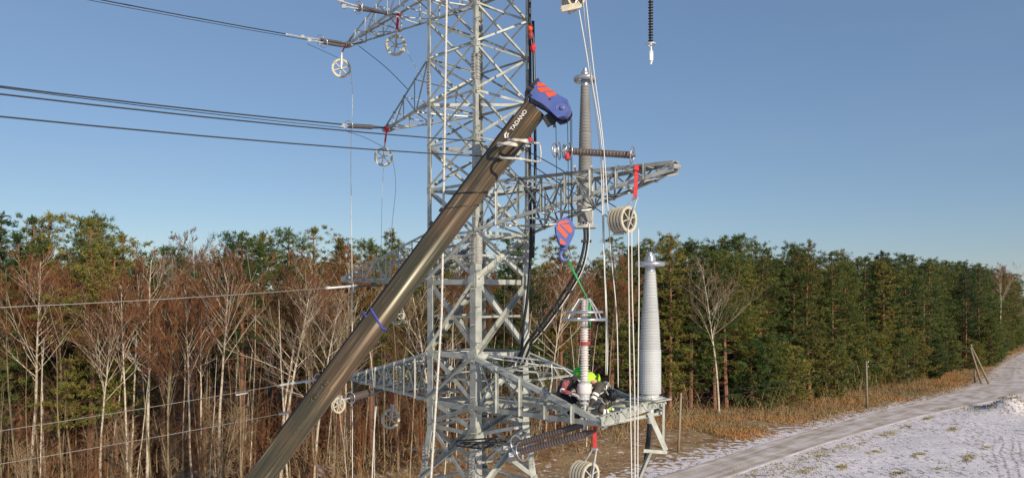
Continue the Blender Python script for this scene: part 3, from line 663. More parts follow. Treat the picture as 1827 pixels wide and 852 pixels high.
# surge arrester being set down between the two workers
D2 = 14.7; b2 = P(1043, 712, D2)
ar_ = thing("surge_arrester", "slim white ribbed arrester with double grading rings standing between the two workers", "insulator", b2)
MB().lathe([(.10, -.08), (.10, -.05), (.05, -.04), (.05, .0), (.15, .01), (.15, .06), (.12, .07), (.12, .34), (.10, .36)], b2, Z_, 18).build("base_fitting", 'zinc', ar_)
MB().lathe([(.135, .12), (.145, .14), (.145, .30), (.13, .32)], b2, Z_, 18).build("sleeve", 'ins_white', ar_, smooth=True)
MB().lathe(sheds(.36, 1.42, .098, .098, .052, .62), b2, Z_, 20).build("shed_column", 'ins_white', ar_)
MB().lathe([(.112, 1.10), (.114, 1.11), (.114, 1.16), (.112, 1.17)], b2, Z_, 16).build("tape_band", 'redtape', ar_)
q = MB(); q.bar(b2+V((.10, -.05, 1.12)), b2+V((.11, -.05, 1.42)), .012, .012); q.bar(b2+V((-.06, -.10, 1.14)), b2+V((.11, -.06, 1.14)), .02, .02); q.bar(b2+V((-.09, -.07, 1.05)), b2+V((-.09, -.07, 1.38)), .012, .012); q.build("tape_loop", 'redtape', ar_)
MB().lathe(sheds(1.46, 2.02, .088, .082, .052, .62), b2, Z_, 20).build("shed_column", 'ins_white', ar_)
rz = [(P(1043, 569, D2).z, .43), (P(1043, 556, D2).z, .35)]
for z, r in rz: MB().torus((b2.x, b2.y, z), Z_, r, .026, 44, 8).build("grading_ring", 'ring', ar_, smooth=True)
for k in range(4):
    a = k*math.pi/2+.55; c, s_ = math.cos(a), math.sin(a)
    MB().tube([V((b2.x+c*.06, b2.y+s_*.06, b2.z+2.03)), V((b2.x+c*.14, b2.y+s_*.14, b2.z+2.02)), V((b2.x+c*.34, b2.y+s_*.34, rz[1][0])), V((b2.x+c*.42, b2.y+s_*.42, rz[0][0]))], .014, 6).build("ring_strut", 'zinc', ar_)
MB().tube([b2-Z_*.06, P(1044, 745, D2), P(1043, 765, D2)], .035, 8).build("mounting_stub", 'zinc', ar_)
sg = MB(); top = P(1011, 462, 15.03)
sg.tube([top, V((b2.x+.04, b2.y-.03, b2.z+2.06))], .013, 5); sg.tube([top+V((.03, 0, 0)), V((b2.x+.08, b2.y+.05, b2.z+1.98)), V((b2.x+.12, b2.y+.03, b2.z+1.42))], .014, 5)
sg.tube([V((b2.x+.12, b2.y+.03, b2.z+1.95)), V((b2.x+.10, b2.y+.05, b2.z+1.55))], .022, 5)
sg.build("lifting_sling", 'green_sling', None, "thin green lifting sling from the crane hook down to the white arrester", "sling", smooth=True, origin=top)

# ------------------------------------------------------------------ insulator strings
def string(p0, p1, label, cat="insulator string", m='ins_brown', r=.05, group=None, rings=1, frac=(.2, .85), ringR=.13, fine=.04, core=.72):
    """p0 end at the tower, p1 conductor end."""
    p0, p1 = V(p0), V(p1); d = (p1-p0); L = d.length; dn = d.normalized()
    t = thing("insulator_string", label, cat, p0, group)
    a, b = L*frac[0], L*frac[1]
    MB().lathe([(r*.3, 0)]+sheds(a, b, r, r, fine, core)+[(r*.5, b+.02)], p0, dn, 14).build("shed_column", m, t)
    MB().tube([p0, p0+dn*a], .018, 6).build("link_rod", 'zinc', t); MB().tube([p0+dn*b, p1], .02, 6).build("link_rod", 'zinc', t)
    for k, f in enumerate((b,) if rings == 1 else (a, b)):
        q = MB(); q.torus(p0+dn*f, dn, ringR, .013, 24, 6); q.bar(p0+dn*f, p0+dn*f+frame_of(dn)[1]*ringR, .02, .01); q.bar(p0+dn*f, p0+dn*f-frame_of(dn)[1]*ringR, .02, .01)
        q.build("arcing_ring", 'ring', t, smooth=True)
    MB().box(p1, (.10, .05, .09)).build("clamp", 'zinc', t)
    return t
tipA = T(-5.97, 0, 7.80)
string(P(618, 78, 22.3), P(540, 66, 20.5), "upper of two dark insulator rods at the tip of the topmost left arm", frac=(.12, .62), group=None, m='ins_dark')
string(P(622, 84, 22.5), P(552, 72, 20.4), "dark insulator rod just under its twin at the tip of the topmost left arm", frac=(.18, .66), m='ins_dark')
string(P(712, 30, 20.6), P(610, 4, 18.7), "upper dark insulator rod at the top edge of the photo, left of the mast", frac=(.22, .72), m='ins_dark')
string(P(706, 26, 20.8), P(614, 12, 18.6), "lower dark insulator rod at the top edge of the photo, beside its twin", frac=(.1, .75), m='ins_dark')
string(P(688, 228, 20.9), P(612, 224, 18.9), "single dark insulator rod reaching left from the tip of the second left arm", frac=(.35, .88), r=.065, m='ins_dark')
string(P(740, 506, 21.5), P(586, 513, 20.8), "pale rod with paired rings at the tip of the third left arm, above the forest", m='ins_brown', r=.035, frac=(.05, .72), ringR=.16)
string(P(689, 692, 21.4), P(606, 714, 19.8), "thick brown insulator hanging at the tip of the lowest left arm", frac=(.32, .78), r=.11, ringR=.16)
string(P(640, 660, 21.0), P(548, 680, 19.5), "brown insulator string half hidden behind the crane boom at the lowest left arm", frac=(.3, .8), r=.07, ringR=.15)
s_e = string(P(1134, 277, 14.6), P(990, 268, 15.2), "thick brown horizontal insulator string lying above the upper right arm", frac=(.04, .83), r=.078, ringR=.17, rings=2, fine=.035, core=.85)
q = MB(); c0 = P(1010, 269, 15.1)
for k in range(4): q.torus(P(990+k*8, 268+k, 15.15), V((1, .3*k-.5, 0)), .14+.04*(k % 2), .014, 24, 5)
q.build("ring_cage", 'ring', s_e, smooth=True)
string(P(1056, 752, 14.7), P(902, 798, 16.0), "upper brown insulator rod of the pair slung under the lower right arm", frac=(.10, .86), r=.074, ringR=.2, fine=.035, core=.9)
string(P(1064, 768, 14.5), P(912, 810, 15.8), "lower brown insulator rod of the pair slung under the lower right arm", frac=(.10, .86), r=.074, ringR=.2, fine=.035, core=.9)
hs_ = thing("insulator_string", "black insulator string hanging straight down against the blue sky at the top right", "insulator string", P(1161, -60, 14.6))
MB().lathe(sheds(0, (75+60)*14.6/F, .055, .055, .055, .45), P(1161, 75, 14.6), Z_, 16).build("shed_column", 'ins_black', hs_)
MB().torus(P(1161, 79, 14.6), Z_, .095, .014, 28, 6).build("arcing_ring", 'zinc', hs_, smooth=True)
q = MB(); q.tube([P(1161, 76, 14.6), P(1162, 96, 14.6)], .018, 6); q.box(P(1162, 102, 14.6), (.07, .05, .14)); q.tube([P(1163, 108, 14.6), P(1161, 115, 14.6)], .02, 6); q.torus(P(1162, 93, 14.6), Y_, .03, .01, 12, 5)
q.build("yoke_clamp", 'letter', hs_)
MB().tube([P(1161, -60, 14.6), P(1161, -200, 14.6)], .02, 6).build("link_rod", 'zinc', hs_)

# ------------------------------------------------------------------ stringing blocks
def block(c, r, label, yaw=0, wheels=1, hang=None, sling=None, tilt=0, group="hanging sheaves", spokes=6, w=.055):
    c = V(c); ax = V((math.sin(R(yaw)), -math.cos(R(yaw)), math.sin(R(tilt)))).normalized()
    t = thing("stringing_sheave" if wheels == 1 else "running_block", label, "sheave", c, group)
    d, u, v = frame_of(ax)
    for k in range(wheels):
        cc = c-ax*(w*1.9)*k
        wh = MB()
        if wheels == 1: wh.lathe([(r*.78, -w*.5), (r, -w*.6), (r*.90, 0), (r, w*.6), (r*.78, w*.5), (r*.78, -w*.5)], cc, ax, 32)
        else: wh.lathe([(r*.78, -w*.55), (r, -w*.55), (r, w*.55), (r*.78, w*.55), (r*.78, -w*.55)], cc, ax, 32)
        wh.f = [f for f in wh.f if len(f) == 4]; wh.m = wh.m[:len(wh.f)]
        W = wh.build("wheel_rim", 'pulley', t)
        if k == 0 or k == wheels-1:
            q = MB(); q.lathe([(r*.14, -w*.7), (r*.14, w*.7), (r*.06, w*.9)], cc, ax, 12)
            for j in range(spokes):
                a = j*2*math.pi/spokes+.3; e = u*math.cos(a)+v*math.sin(a)
                q.bar(cc+e*r*.1, cc+e*r*.86, w*.5, r*.09, ax)
            q.build("spokes", 'pulley', t)
        if wheels > 1 and k < wheels-1:
            q = MB(); q.lathe([(r*.86, -w*.42), (r*.86, w*.42)], cc-ax*w*.95, ax, 24); q.build("groove_disc", 'pulley_dark', t)
    # fork frame
    h = hang if hang is not None else c+V((0, 0, r*1.5))
    h = V(h); back = c-ax*(w*1.9)*(wheels-1)
    q = MB(); q.bar(c+ax*w*1.3-Z_*r*.15, lerp(c, h, .97)+ax*w*1.2, r*.13, .015, ax); q.bar(back-ax*w*1.3-Z_*r*.15, lerp(c, h, .97)-ax*w*1.2, r*.13, .015, ax)
    q.tube([back-ax*w*1.5, c+ax*w*1.5], r*.06, 8); q.bar(h-ax*w*1.6, h+ax*w*1.6, .04, .04)
    if wheels > 1:
        q.bar(c+ax*w*1.3-Z_*r*.1, c+ax*w*1.3-Z_*r*1.15-X_*r*.35, r*.12, .018, ax); q.bar(back-ax*w*1.3, back-ax*w*1.3-Z_*r*1.1, r*.1, .018, ax)
        q.bar(c+ax*w*1.3-Z_*r*1.1-X_*r*.35, back-ax*w*1.3-Z_*r*1.08, r*.3, .02)
    q.build("fork", 'zinc', t)
    if sling is not None:
        s0 = V(sling[0]); s = thing("web_sling", sling[1], "sling", s0)
        MB().bar(s0+Z_*.02, h+Z_*.03, sling[2] if len(sling) > 2 else .045, .02, Y_).build("webbing", sling[3] if len(sling) > 3 else 'red', s)
        MB().box(s0, (.12, .10, .10), Matrix.Rotation(.3, 3, 'Y')).build("choke_wrap", sling[3] if len(sling) > 3 else 'red', s)
    return t
block(P(609, 122, 22.4), .29, "cream spoked sheave hanging below the tip of the topmost left arm", 12, hang=P(610, 97, 22.4), sling=(P(616, 82, 22.4), "short rusty strap at the tip of the topmost left arm", .04, 'redtape'))
block(P(706, 81, 20.8), .30, "cream spoked sheave hanging on a red sling beside the topmost left arm", -6, hang=P(708, 55, 20.8), sling=(P(711, 28, 20.8), "red sling holding the sheave beside the topmost left arm", .075))
block(P(684, 280, 20.8), .265, "cream spoked sheave hanging under the second left arm on a pale red strap", 4, hang=P(687, 256, 20.8), sling=(P(690, 230, 20.8), "faded red strap below the tip of the second left arm", .05))
block(P(697, 746, 21.2), .30, "cream spoked sheave hanging low over the forest under the lowest left arm", 38, hang=P(700, 722, 21.2), sling=(P(702, 697, 21.2), "pale red strap below the lowest left arm", .06, 'redtape'))
block(P(707, 562, 20.9), .27, "cream sheave mostly hidden behind the crane boom below the blue strap", 40, hang=P(705, 536, 20.9))
block(P(604, 722, 19.7), .22, "cream sheave tucked behind the crane boom at the lowest left arm", 55, hang=P(606, 706, 19.7))
block(P(1121, 391, 14.4), .262, "large multi-groove cream running block hanging on a red sling at the upper right arm", 44, wheels=5, hang=P(1133, 354, 14.5), sling=(P(1136, 300, 14.6), "bright red sling wrapped round the chord of the upper right arm", .075), group="multi-groove running blocks", w=.040)
block(P(1053, 848, 14.6), .27, "multi-groove cream running block hanging under the lower right arm near the bottom edge", 44, wheels=5, hang=P(1061, 800, 14.6), sling=(P(1062, 748, 14.6), "red sling hanging under the lower right arm near the workers", .07), group="multi-groove running blocks", w=.040)
block(P(1027, -2, 14.9), .20, "multi-groove running block cut by the top edge of the photo, above the white ropes", 24, wheels=4, hang=P(1027, -40, 14.9), sling=(P(1030, -150, 14.9), "sling above the top edge running block", .05), group="multi-groove running blocks", w=.040)
q = MB(); q.bar(P(1002, 17, 14.7), P(1034, 10, 14.7), .06, .12); q.bar(P(1004, 14, 14.7), P(1006, 20, 14.7), .04, .10); q.build("cradle", 'pulley', [o for o in C.objects if o.name.startswith("running_block")][-1])

# ------------------------------------------------------------------ conductors and ropes
def conductor(start, yL, label, r=.014, m='wire', s2=.0025, group=None, far=34, dirv=-B_, xL=0):
    """start: a point on the tower; the line leaves towards dirv and crosses the photo's left edge at height yL."""
    st = V(start); k = (xL-913.5)/F
    t = (k*st.y-st.x)/(dirv.x-k*dirv.y); d = st.y+dirv.y*t; z = H+(530-yL)/F*d
    s1 = (z-st.z-s2*t*t)/t; pts = []
    for i in range(22):
        a = far*i/21; pts.append(st+dirv*a+Z_*(s1*a+s2*a*a))
    return MB().tube(pts, r, 6).build("conductor", m, None, label, "power line", group, smooth=True, origin=st)
conductor(P(612, 222, 18.9), 154, "uppermost dark conductor of the left bundle ending at the second left arm's insulator", .017)
conductor(P(612, 228, 19.0), 156.5, "thin conductor close beneath the uppermost line of the left bundle", .009)
conductor(P(866, 253, 16.75), 168, "second dark line from the left, passing before the mast towards the boom", .013)
conductor(P(866, 279, 16.75), 208, "lowest dark line over the sky, passing before the mast towards the boom", .013)
conductor(P(540, 66, 20.5), -36, "dark conductor at the upper left ending at the topmost left arm", .014)
conductor(P(552, 72, 20.4), -31, "thin dark twin of the upper left conductor", .008)
conductor(P(610, 4, 18.7), -240, "conductor leaving the topmost insulators at the upper edge", .013)
conductor(P(586, 513, 20.8), 548, "pale conductor crossing the forest from the third left arm", .011, 'wire_light')
conductor(P(500, 686, 18.3), 768, "pale thin conductor crossing the lower forest, upper of two", .007, 'wire_light')
conductor(P(497, 738, 17.8), 827, "pale thin conductor near the bottom of the forest, lower of two", .007, 'wire_light')
for a, b, r, lb in ((P(496, 687, 18.3), P(560, 677, 19.6), .03, "pale dead-end rod left of the crane boom over the tree trunks"), (P(497, 738, 17.8), P(516, 734, 18.1), .03, "short pale dead-end rod close to the left side of the boom"), (P(580, 514, 20.6), P(640, 509, 21.1), .035, "pale dead-end rod at the tip of the third left arm"), (P(421, 704, 16.9), P(442, 700, 17.2), .02, "short pale damper rod far left of the crane boom"), (P(510, 61, 19.8), P(545, 68, 20.5), .022, "white dead-end rod at the topmost left arm's conductor"), (P(598, -1, 18.4), P(625, 8, 18.9), .022, "white dead-end rod at the top edge left of the mast")):
    MB().tube([a, lerp(a, b, .1), lerp(a, b, .9), b], [r*.5, r, r, r*.6], 7).build("dead_end_rod", 'zinc', None, lb, "fitting", smooth=True, origin=a)
def rope(pts, r, label, m='rope', name="rope", cat="rope", group=None, n=5, smooth_k=6):
    pp = spline(pts, smooth_k); return MB().tube(pp, r, n).build(name, m, None, label, cat, group, smooth=True, origin=pp[0])
rope([P(626, 128, 22.3), P(629, 180, 22.3), P(626, 260, 22.3), P(627, 400, 22.3), P(628, 500, 22.2), P(629, 900, 22)], .012, "pale rope dropping from the highest left sheave down past the forest")
rope([P(724, 84, 20.8), P(735, 110, 20.6), P(752, 135, 20.3), P(763, 150, 20.2)], .007, "thin pale cord from the red-slung sheave to the mast", 'rope_pale')
rope([P(699, 278, 20.8), P(706, 330, 20.8), P(698, 420, 20.8), P(696, 520, 20.7)], .008, "right thin cord falling from the second left arm's sheave", 'rope_pale')
rope([P(684, 300, 20.8), P(681, 380, 20.8), P(680, 470, 20.8)], .006, "left thin cord falling from the second left arm's sheave", 'rope_pale')
rope([P(640, 82, 21.9), P(688, 120, 21), P(728, 160, 20)], .010, "dark stay wire slanting from the topmost left arm to the second one", 'wire', name="stay_wire", cat="wire")
rope([P(548, 78, 20.4), P(585, 95, 21.5), P(603, 103, 22.2)], .007, "dark slack wire from the insulators to the highest left sheave", 'wire', name="stay_wire", cat="wire")
rope([P(612, 232, 19.2), P(650, 245, 20), P(684, 262, 20.7)], .007, "dark slack wire from the second arm's insulator to its sheave", 'wire', name="stay_wire", cat="wire")
rope([P(640, 563, 20.4), P(655, 600, 20.4), P(667, 700, 20.4), P(668, 900, 20)], .009, "dark cord hanging beneath the third left arm beside the boom", 'rope_pale')
rope([P(716, 545, 20.8), P(728, 580, 20.8), P(730, 615, 20.8)], .010, "pale rope curling off the half-hidden sheave", 'rope_pale')
rope([P(620, 725, 19.8), P(621, 800, 19.8), P(620, 900, 19.6)], .008, "dark cord hanging from the sheave tucked behind the boom", 'wire')
rope([P(671, 724, 20.6), P(667, 780, 20.5), P(662, 900, 20.4)], .02, "grey rope dropping under the lowest left arm", 'rope_pale')
# white ropes at the right
rope([P(1033, 18, 14.9), P(1052, 130, 14.9), P(1070, 262, 14.85), P(1076, 420, 14.8), P(1081, 560, 14.8), P(1081, 668, 14.85)], .0125, "leftmost white rope from the top edge block down to the right-hand worker")
rope([P(1041, 5, 14.9), P(1054, 130, 14.9), P(1074, 262, 14.9), P(1078, 430, 14.85), P(1084, 600, 14.85), P(1083, 668, 14.9)], .011, "second white rope from the top edge block, close beside the leftmost one")
rope([P(1045, -2, 14.85), P(1060, 130, 14.8), P(1077, 262, 14.75), P(1089, 440, 14.7), P(1100, 560, 14.8), P(1103, 690, 14.9)], .011, "third white rope, bowing out to the right of the pair beside it")
for k, (x0, x1, lb) in enumerate(((1121, 1127, "left white rope falling from the large running block"), (1127, 1133, "middle white rope falling from the large running block"), (1139, 1138, "right white rope falling from the rim of the large running block"))):
    rope([P(x0, 408, 14.3), P(x0+1, 520, 14.25), P((x0+x1)/2+2*(k == 1), 680, 14.15), P(x1, 852, 14.05), P(x1+1, 1000, 14)], .0125, lb)
rope([P(930, 264, 16.3), P(1000, 302, 15.9), P(1060, 345, 15.2), P(1100, 370, 14.6)], .011, "upper grey rope slanting from the boom to the large running block", 'wire')
rope([P(905, 268, 16.4), P(960, 302, 16.1), P(1050, 362, 15.3), P(1108, 405, 14.4)], .011, "middle grey rope slanting from the boom across the upper right arm", 'wire')
rope([P(890, 272, 16.4), P(930, 320, 16.2), P(1010, 380, 15.5)], .009, "lower grey rope slanting down behind the hook block", 'wire')
# power cables down the mast
rope([P(945, -60, 18.1), P(945, 60, 18.1), P(946, 150, 18.1), P(945, 300, 18.05), P(947, 430, 18.0), P(942, 520, 18.0), P(934, 580, 18.0), P(930, 640, 18.0)], .038, "thick black power cable running down the right edge of the mast", 'cable', name="power_cable", cat="cable", n=8)
rope([P(951, 38, 18.0), P(953, 140, 18.0), P(955, 300, 17.9), P(951, 460, 17.9)], .036, "black cable with a blunt sealed end standing beside the right mast leg", 'cable', name="power_cable", cat="cable", n=8)
for k, dx in enumerate((0, 9)):
    rope([P(1041+dx*.6, 392, 17.3), P(1043+dx*.6, 430, 17.3), P(1030+dx*.9, 480, 17.3), P(1000+dx, 530, 17.4), P(965+dx, 580, 17.5), P(940+dx, 612, 17.6), P(925+dx, 650, 17.7)], .028 if k else .034, ("left" if not k else "right")+" black cable of the pair curving from the upper termination to the mast", 'cable' if not k else 'cable', name="power_cable", cat="cable", n=8)
rope([P(1051, 395, 17.2), P(1051, 430, 17.2), P(1040, 480, 17.2), P(1012, 530, 17.3), P(977, 580, 17.4), P(950, 612, 17.5)], .012, "thin bright earthing lead following the curved black cables", 'rope', name="earthing_lead", cat="cable")
for i, (px, py) in enumerate(((1042, 430), (1035, 476), (1013, 518), (989, 550), (961, 588))):
    MB().box(P(px+4, py, 17.25), (.24, .07, .06), Matrix.Rotation(R(0 if i < 1 else 38), 3, 'Y')).build("cable_cleat", 'black', None, ["cable cleat just under the upper termination bracket", "second cleat down the curved cables", "cleat halfway down the curved cables", "fourth cleat down the curved cables", "lowest cleat on the curved cables near the mast"][i], "clamp", "cleats on the curved cables", origin=P(px+4, py, 17.25))
rope([P(1158, 715, 15.6), P(1159, 760, 15.6), P(1155, 800, 15.6), P(1152, 830, 15.6)], .055, "short black cable hanging under the end termination of the lower right arm", 'cable', name="power_cable", cat="cable", n=8)
rope([P(1160, 712, 15.6), P(1161, 755, 15.55)], .075, "grey cable gland below the end termination of the lower right arm", 'zinc', name="cable_gland", cat="fitting", n=10)
# black sagging bundle, black strands standing in for a shadow on the mast leg
rope([P(935, 620, 17.9), P(915, 648, 17.5), P(890, 668, 17.2), P(866, 684, 17.1)], .03, "black cable bundle slung into the mast above the arm", 'cable', name="power_cable", cat="cable", n=7)
tg = MB(); c0 = P(880, 790, 16.7)
for k in range(9): tg.tube(spline([c0+V((random.uniform(-.9, .2), random.uniform(-.1, .1), random.uniform(-.14, .1))), c0+V((random.uniform(-.3, .3), 0, random.uniform(-.15, .15))), c0+V((random.uniform(-.1, .35), 0, random.uniform(-.1, .1)))], 5), .022, 5)
tg.build("shadow_tangle", 'cable', None, "tangle of black strands imitating the shadow on the lower mast leg near the bottom edge", "cable", smooth=True, origin=c0)
# blue strap round the boom, black straps higher up, white slings tying boom side to the mast leg
def boom_loop(t, slant, r, m, label, name="strap", wob=.02, k=1.06, width=None):
    pr = boom_profile(k); pts = []
    for i in range(len(pr)+1):
        x, y = pr[i % len(pr)]; pts.append(BP(t+slant*x/.27+random.uniform(-wob, wob), x, y))
    b = MB(); b.tube(pts, r, 6); return b.build(name, m, None, label, "strap", smooth=True, origin=pts[0])
def boom_t(px, py): q = P(px, py, 14.9)-BB; return q.dot(bd)
boom_loop(boom_t(671, 575), -.10, .028, 'blue_strap', "blue strap wrapped round the lower half of the crane boom")
rope([P(650, 562, 14.9), P(645, 557, 14.8), P(653, 564, 14.5)], .022, "blue knot of the strap on the boom's left edge", 'blue_strap', name="strap_knot", cat="strap")
boom_loop(boom_t(842, 343), .21, .018, 'black', "upper black strap crossing the crane boom near the middle of the tower", wob=.03)
boom_loop(boom_t(845, 346), .19, .014, 'black', "black strap lying just beside the upper one on the crane boom", wob=.03)
boom_loop(boom_t(826, 370), .24, .012, 'black', "lower thin black strap on the crane boom", wob=.01)
def sling_loop(y0, x0, x1, dy, label, wob=2.5, reps=2):
    b = MB()
    for k in range(reps):
        o0 = k*4; j = lambda: random.uniform(-wob, wob)
        b.tube(spline([P(x1, y0+dy+2, 17.2), P(x1-22, y0+dy-1+o0*.3, 15.6), P((x0+x1)/2+5, y0+dy*.5+j(), 14.72), P((x0+x1)/2-12, y0+dy*.3+j(), 14.66), P(x0+6, y0+2+j(), 14.74), P(x0, y0+o0, 15.0), P(x0+12, y0+6, 15.6)], 5), .026, 6)
    return b.build("white_sling", 'rope_pale', None, label, "sling", smooth=True, origin=P(x0, y0, 15))
sling_loop(250, 907, 963, 4, "upper white sling tying the boom to the right mast leg")
sling_loop(256, 888, 945, 3, "white sling looped just below the upper one around the boom")
sling_loop(280, 892, 963, 7, "lower straight white sling between the boom and the mast leg", .6, 1)
rope([P(963, 258, 17.1), P(965, 272, 17.1), P(964, 288, 17.1)], .02, "short vertical end of the white sling at the mast leg", 'rope_pale')
for i, (px, py, s_) in enumerate(((946, 52, .10), (947, 66, .12), (951, 88, .13), (946, 252, .09))):
    MB().lathe([(.03, -s_*.6), (.06, -.02), (.075, s_*.2), (.05, s_)], P(px, py, 17.8), Z_, 8).build("red_tape_wrap", ('orange', 'redtape', 'red', 'red')[i], None, ("orange tape tied to the black cable at the top of the right mast leg", "rusty cloth knotted below the orange tape on the mast cable", "bright red clip on the black cable beside the mast leg", "red tape on the mast leg behind the white slings")[i], "tape", smooth=True, origin=P(px, py, 17.8))
rope([P(1012, 273, 15.0), P(1012, 284, 15.0)], .05, "small pink tag hanging from the ring cages above the upper right arm", 'red', name="tag", cat="tag")

# ------------------------------------------------------------------ the two workers
def person(label, base, joints, edges, segmats, mats, levels=2):
    """joints: name -> (point, radius); edges: pairs; segmats: pair -> material slot."""
    names = list(joints); idx = {n_: i for i, n_ in enumerate(names)}
    me = bpy.data.meshes.new("person"); me.from_pydata([joints[n_][0]-base for n_ in names], [(idx[a], idx[b]) for a, b in edges], [])
    o = bpy.data.objects.new("person_rig", me); C.objects.link(o); o.location = base
    md = o.modifiers.new("s", 'SKIN')
    for i, n_ in enumerate(names):
        r = joints[n_][1]; me.skin_vertices[0].data[i].radius = (r, r) if not isinstance(r, tuple) else r
        me.skin_vertices[0].data[i].use_root = (n_ == 'pelvis')
    sb = o.modifiers.new("u", 'SUBSURF'); sb.levels = levels; sb.render_levels = levels
    dg = bpy.context.evaluated_depsgraph_get(); ev = o.evaluated_get(dg)
    m2 = bpy.data.meshes.new_from_object(ev); bpy.data.objects.remove(o)
    for k in mats: m2.materials.append(M[k])
    segs = [(joints[a][0]-base, joints[b][0]-base, segmats.get((a, b), 0)) for a, b in edges]
    for p in m2.polygons:
        c = p.center; best = 9; bi = 0
        for a, b, s in segs:
            ab = b-a; t = max(0, min(1, (c-a).dot(ab)/max(ab.length_squared, 1e-9))); dd = (a+ab*t-c).length
            if dd < best: best, bi = dd, s
        p.material_index = bi; p.use_smooth = True
    b_ = link("person", m2, None, label, "person", None, None, base); return b_
def hand(j, e, sm, wrist, pfx, wp, dirv, side, k=1.0, slot=3):
    """palm, four unequal curled fingers and a thumb leaving the side of the palm."""
    dirv = dirv.normalized(); side = (side-dirv*side.dot(dirv)).normalized(); dn = dirv.cross(side)
    j[pfx+'palm'] = (wp+dirv*.055, .030); e.append((wrist, pfx+'palm')); sm[(wrist, pfx+'palm')] = slot
    for i, (off, ln) in enumerate(((-.034, .075), (-.011, .088), (.012, .082), (.034, .064))):
        a, b, c = pfx+f'k{i}', pfx+f'm{i}', pfx+f't{i}'
        p0 = wp+dirv*.095+side*off; p1 = p0+dirv*ln*.55-dn*.012; p2 = p1+dirv*ln*.25-dn*ln*.45
        j[a] = (p0, .0115); j[b] = (p1, .0095); j[c] = (p2, .008)
        for q in ((pfx+'palm', a), (a, b), (b, c)): e.append(q); sm[q] = slot
    p0 = wp+dirv*.045+side*-.042; p1 = p0+dirv*.035-side*.022; p2 = p1+dirv*.035-side*.004
    j[pfx+'th0'] = (p0, .013); j[pfx+'th1'] = (p1, .011); j[pfx+'th2'] = (p2, .009)
    for q in ((pfx+'palm', pfx+'th0'), (pfx+'th0', pfx+'th1'), (pfx+'th1', pfx+'th2')): e.append(q); sm[q] = slot
def worker(label, K, mats, slots, helmet_mat, hood=None):
    j = {'pelvis': (K['hip'], .135), 'waist': (lerp(K['hip'], K['neck'], .35), .135), 'chest': (lerp(K['hip'], K['neck'], .75), .155), 'neck': (K['neck'], .06), 'head0': (lerp(K['neck'], K['head'], .6), .075), 'head': (K['head'], .088)}
    e = [('pelvis', 'waist'), ('waist', 'chest'), ('chest', 'neck'), ('neck', 'head0'), ('head0', 'head')]
    sm = {('pelvis', 'waist'): slots[0], ('waist', 'chest'): slots[0], ('chest', 'neck'): slots[0], ('neck', 'head0'): 3, ('head0', 'head'): 3}
    for s in ('l', 'r'):
        sh_, el, wr = K[s+'sh'], K[s+'el'], K[s+'wr']; hp, kn, an, to = K[s+'hp'], K[s+'kn'], K[s+'an'], K[s+'to']
        j[s+'sh'] = (sh_, .082); j[s+'el'] = (el, .060); j[s+'wr'] = (wr, .034)
        e += [('chest', s+'sh'), (s+'sh', s+'el'), (s+'el', s+'wr')]; sm[('chest', s+'sh')] = slots[0]; sm[(s+'sh', s+'el')] = slots[1]; sm[(s+'el', s+'wr')] = slots[1]
        hand(j, e, sm, s+'wr', s+'h', wr, wr-el, V((.3, 1, .2)), slot=4)
        j[s+'hp'] = (hp, .115); j[s+'kn'] = (kn, .08); j[s+'an'] = (an, .048); j[s+'to'] = (to, .040); j[s+'he'] = (an-(to-an)*.35-Z_*.02, .042)
        e += [('pelvis', s+'hp'), (s+'hp', s+'kn'), (s+'kn', s+'an'), (s+'an', s+'to'), (s+'an', s+'he')]
        for q in (('pelvis', s+'hp'), (s+'hp', s+'kn'), (s+'kn', s+'an')): sm[q] = slots[2]
        sm[(s+'an', s+'to')] = 5; sm[(s+'an', s+'he')] = 5
    p = person(label, K['base'], j, e, sm, mats)
    hd_ = (K['head']-K['neck']).normalized(); hc = K['head']+hd_*.015; fw = K['face'].normalized()
    rot = Matrix((fw, Z_.cross(fw).normalized(), fw.cross(Z_.cross(fw)).normalized())).transposed()
    up = (hd_*.9+Z_*.35-fw*.2).normalized()
    prf = [(.150, -.02), (.138, -.012), (.138, .03), (.128, .07), (.100, .112), (.055, .138), (.01, .145)]
    hm = MB(); hm.lathe(prf, hc, up, 24); hm.build("helmet", helmet_mat, p, smooth=True)
    q = MB(); q.tube([hc+fw*.10, hc+fw*.165-up*.015, hc+fw*.185-up*.03], [.06, .045, .02], 8); q.build("helmet_peak", helmet_mat, p, smooth=True)
    q = MB()                                           # face: nose, brow, eyes, ears on the downturned head
    fc = K['head']-hd_*.01
    q.lathe([(.018, 0), (.012, .022), (.004, .035)], fc+fw*.082, fw, 8); sdv = fw.cross(up).normalized()
    for s in (-1, 1): q.lathe([(.022, -.008), (.026, .0), (.018, .010)], fc+sdv*s*.088, sdv*s, 8)
    q.build("face_features", 'skin', p, smooth=True)
    q = MB()
    for s in (-1, 1): q.box(fc+fw*.084+sdv*s*.032+up*.018, (.014, .014, .008))
    q.box(fc+fw*.083-up*.045, (.02, .035, .008)); q.build("eyes_and_mouth", 'black', p)
    if hood: q = MB(); q.tube([K['neck']-fw*.05+Z_*.04, lerp(K['neck'], j['chest'][0], .35)+Z_*.10, lerp(K['neck'], j['chest'][0], .8)+Z_*.13], [.12, .125, .07], 12); q.build("hood", hood, p, smooth=True)
    return p, j
def band(p, a, b, t, r, m='reflect', w=.05, name="reflective_band"):
    c = lerp(a, b, t); d = (V(b)-V(a)).normalized(); MB().lathe([(r*.9, -w/2), (r, -w/2), (r, w/2), (r*.9, w/2)], c, d, 20).build(name, m, p, smooth=False)
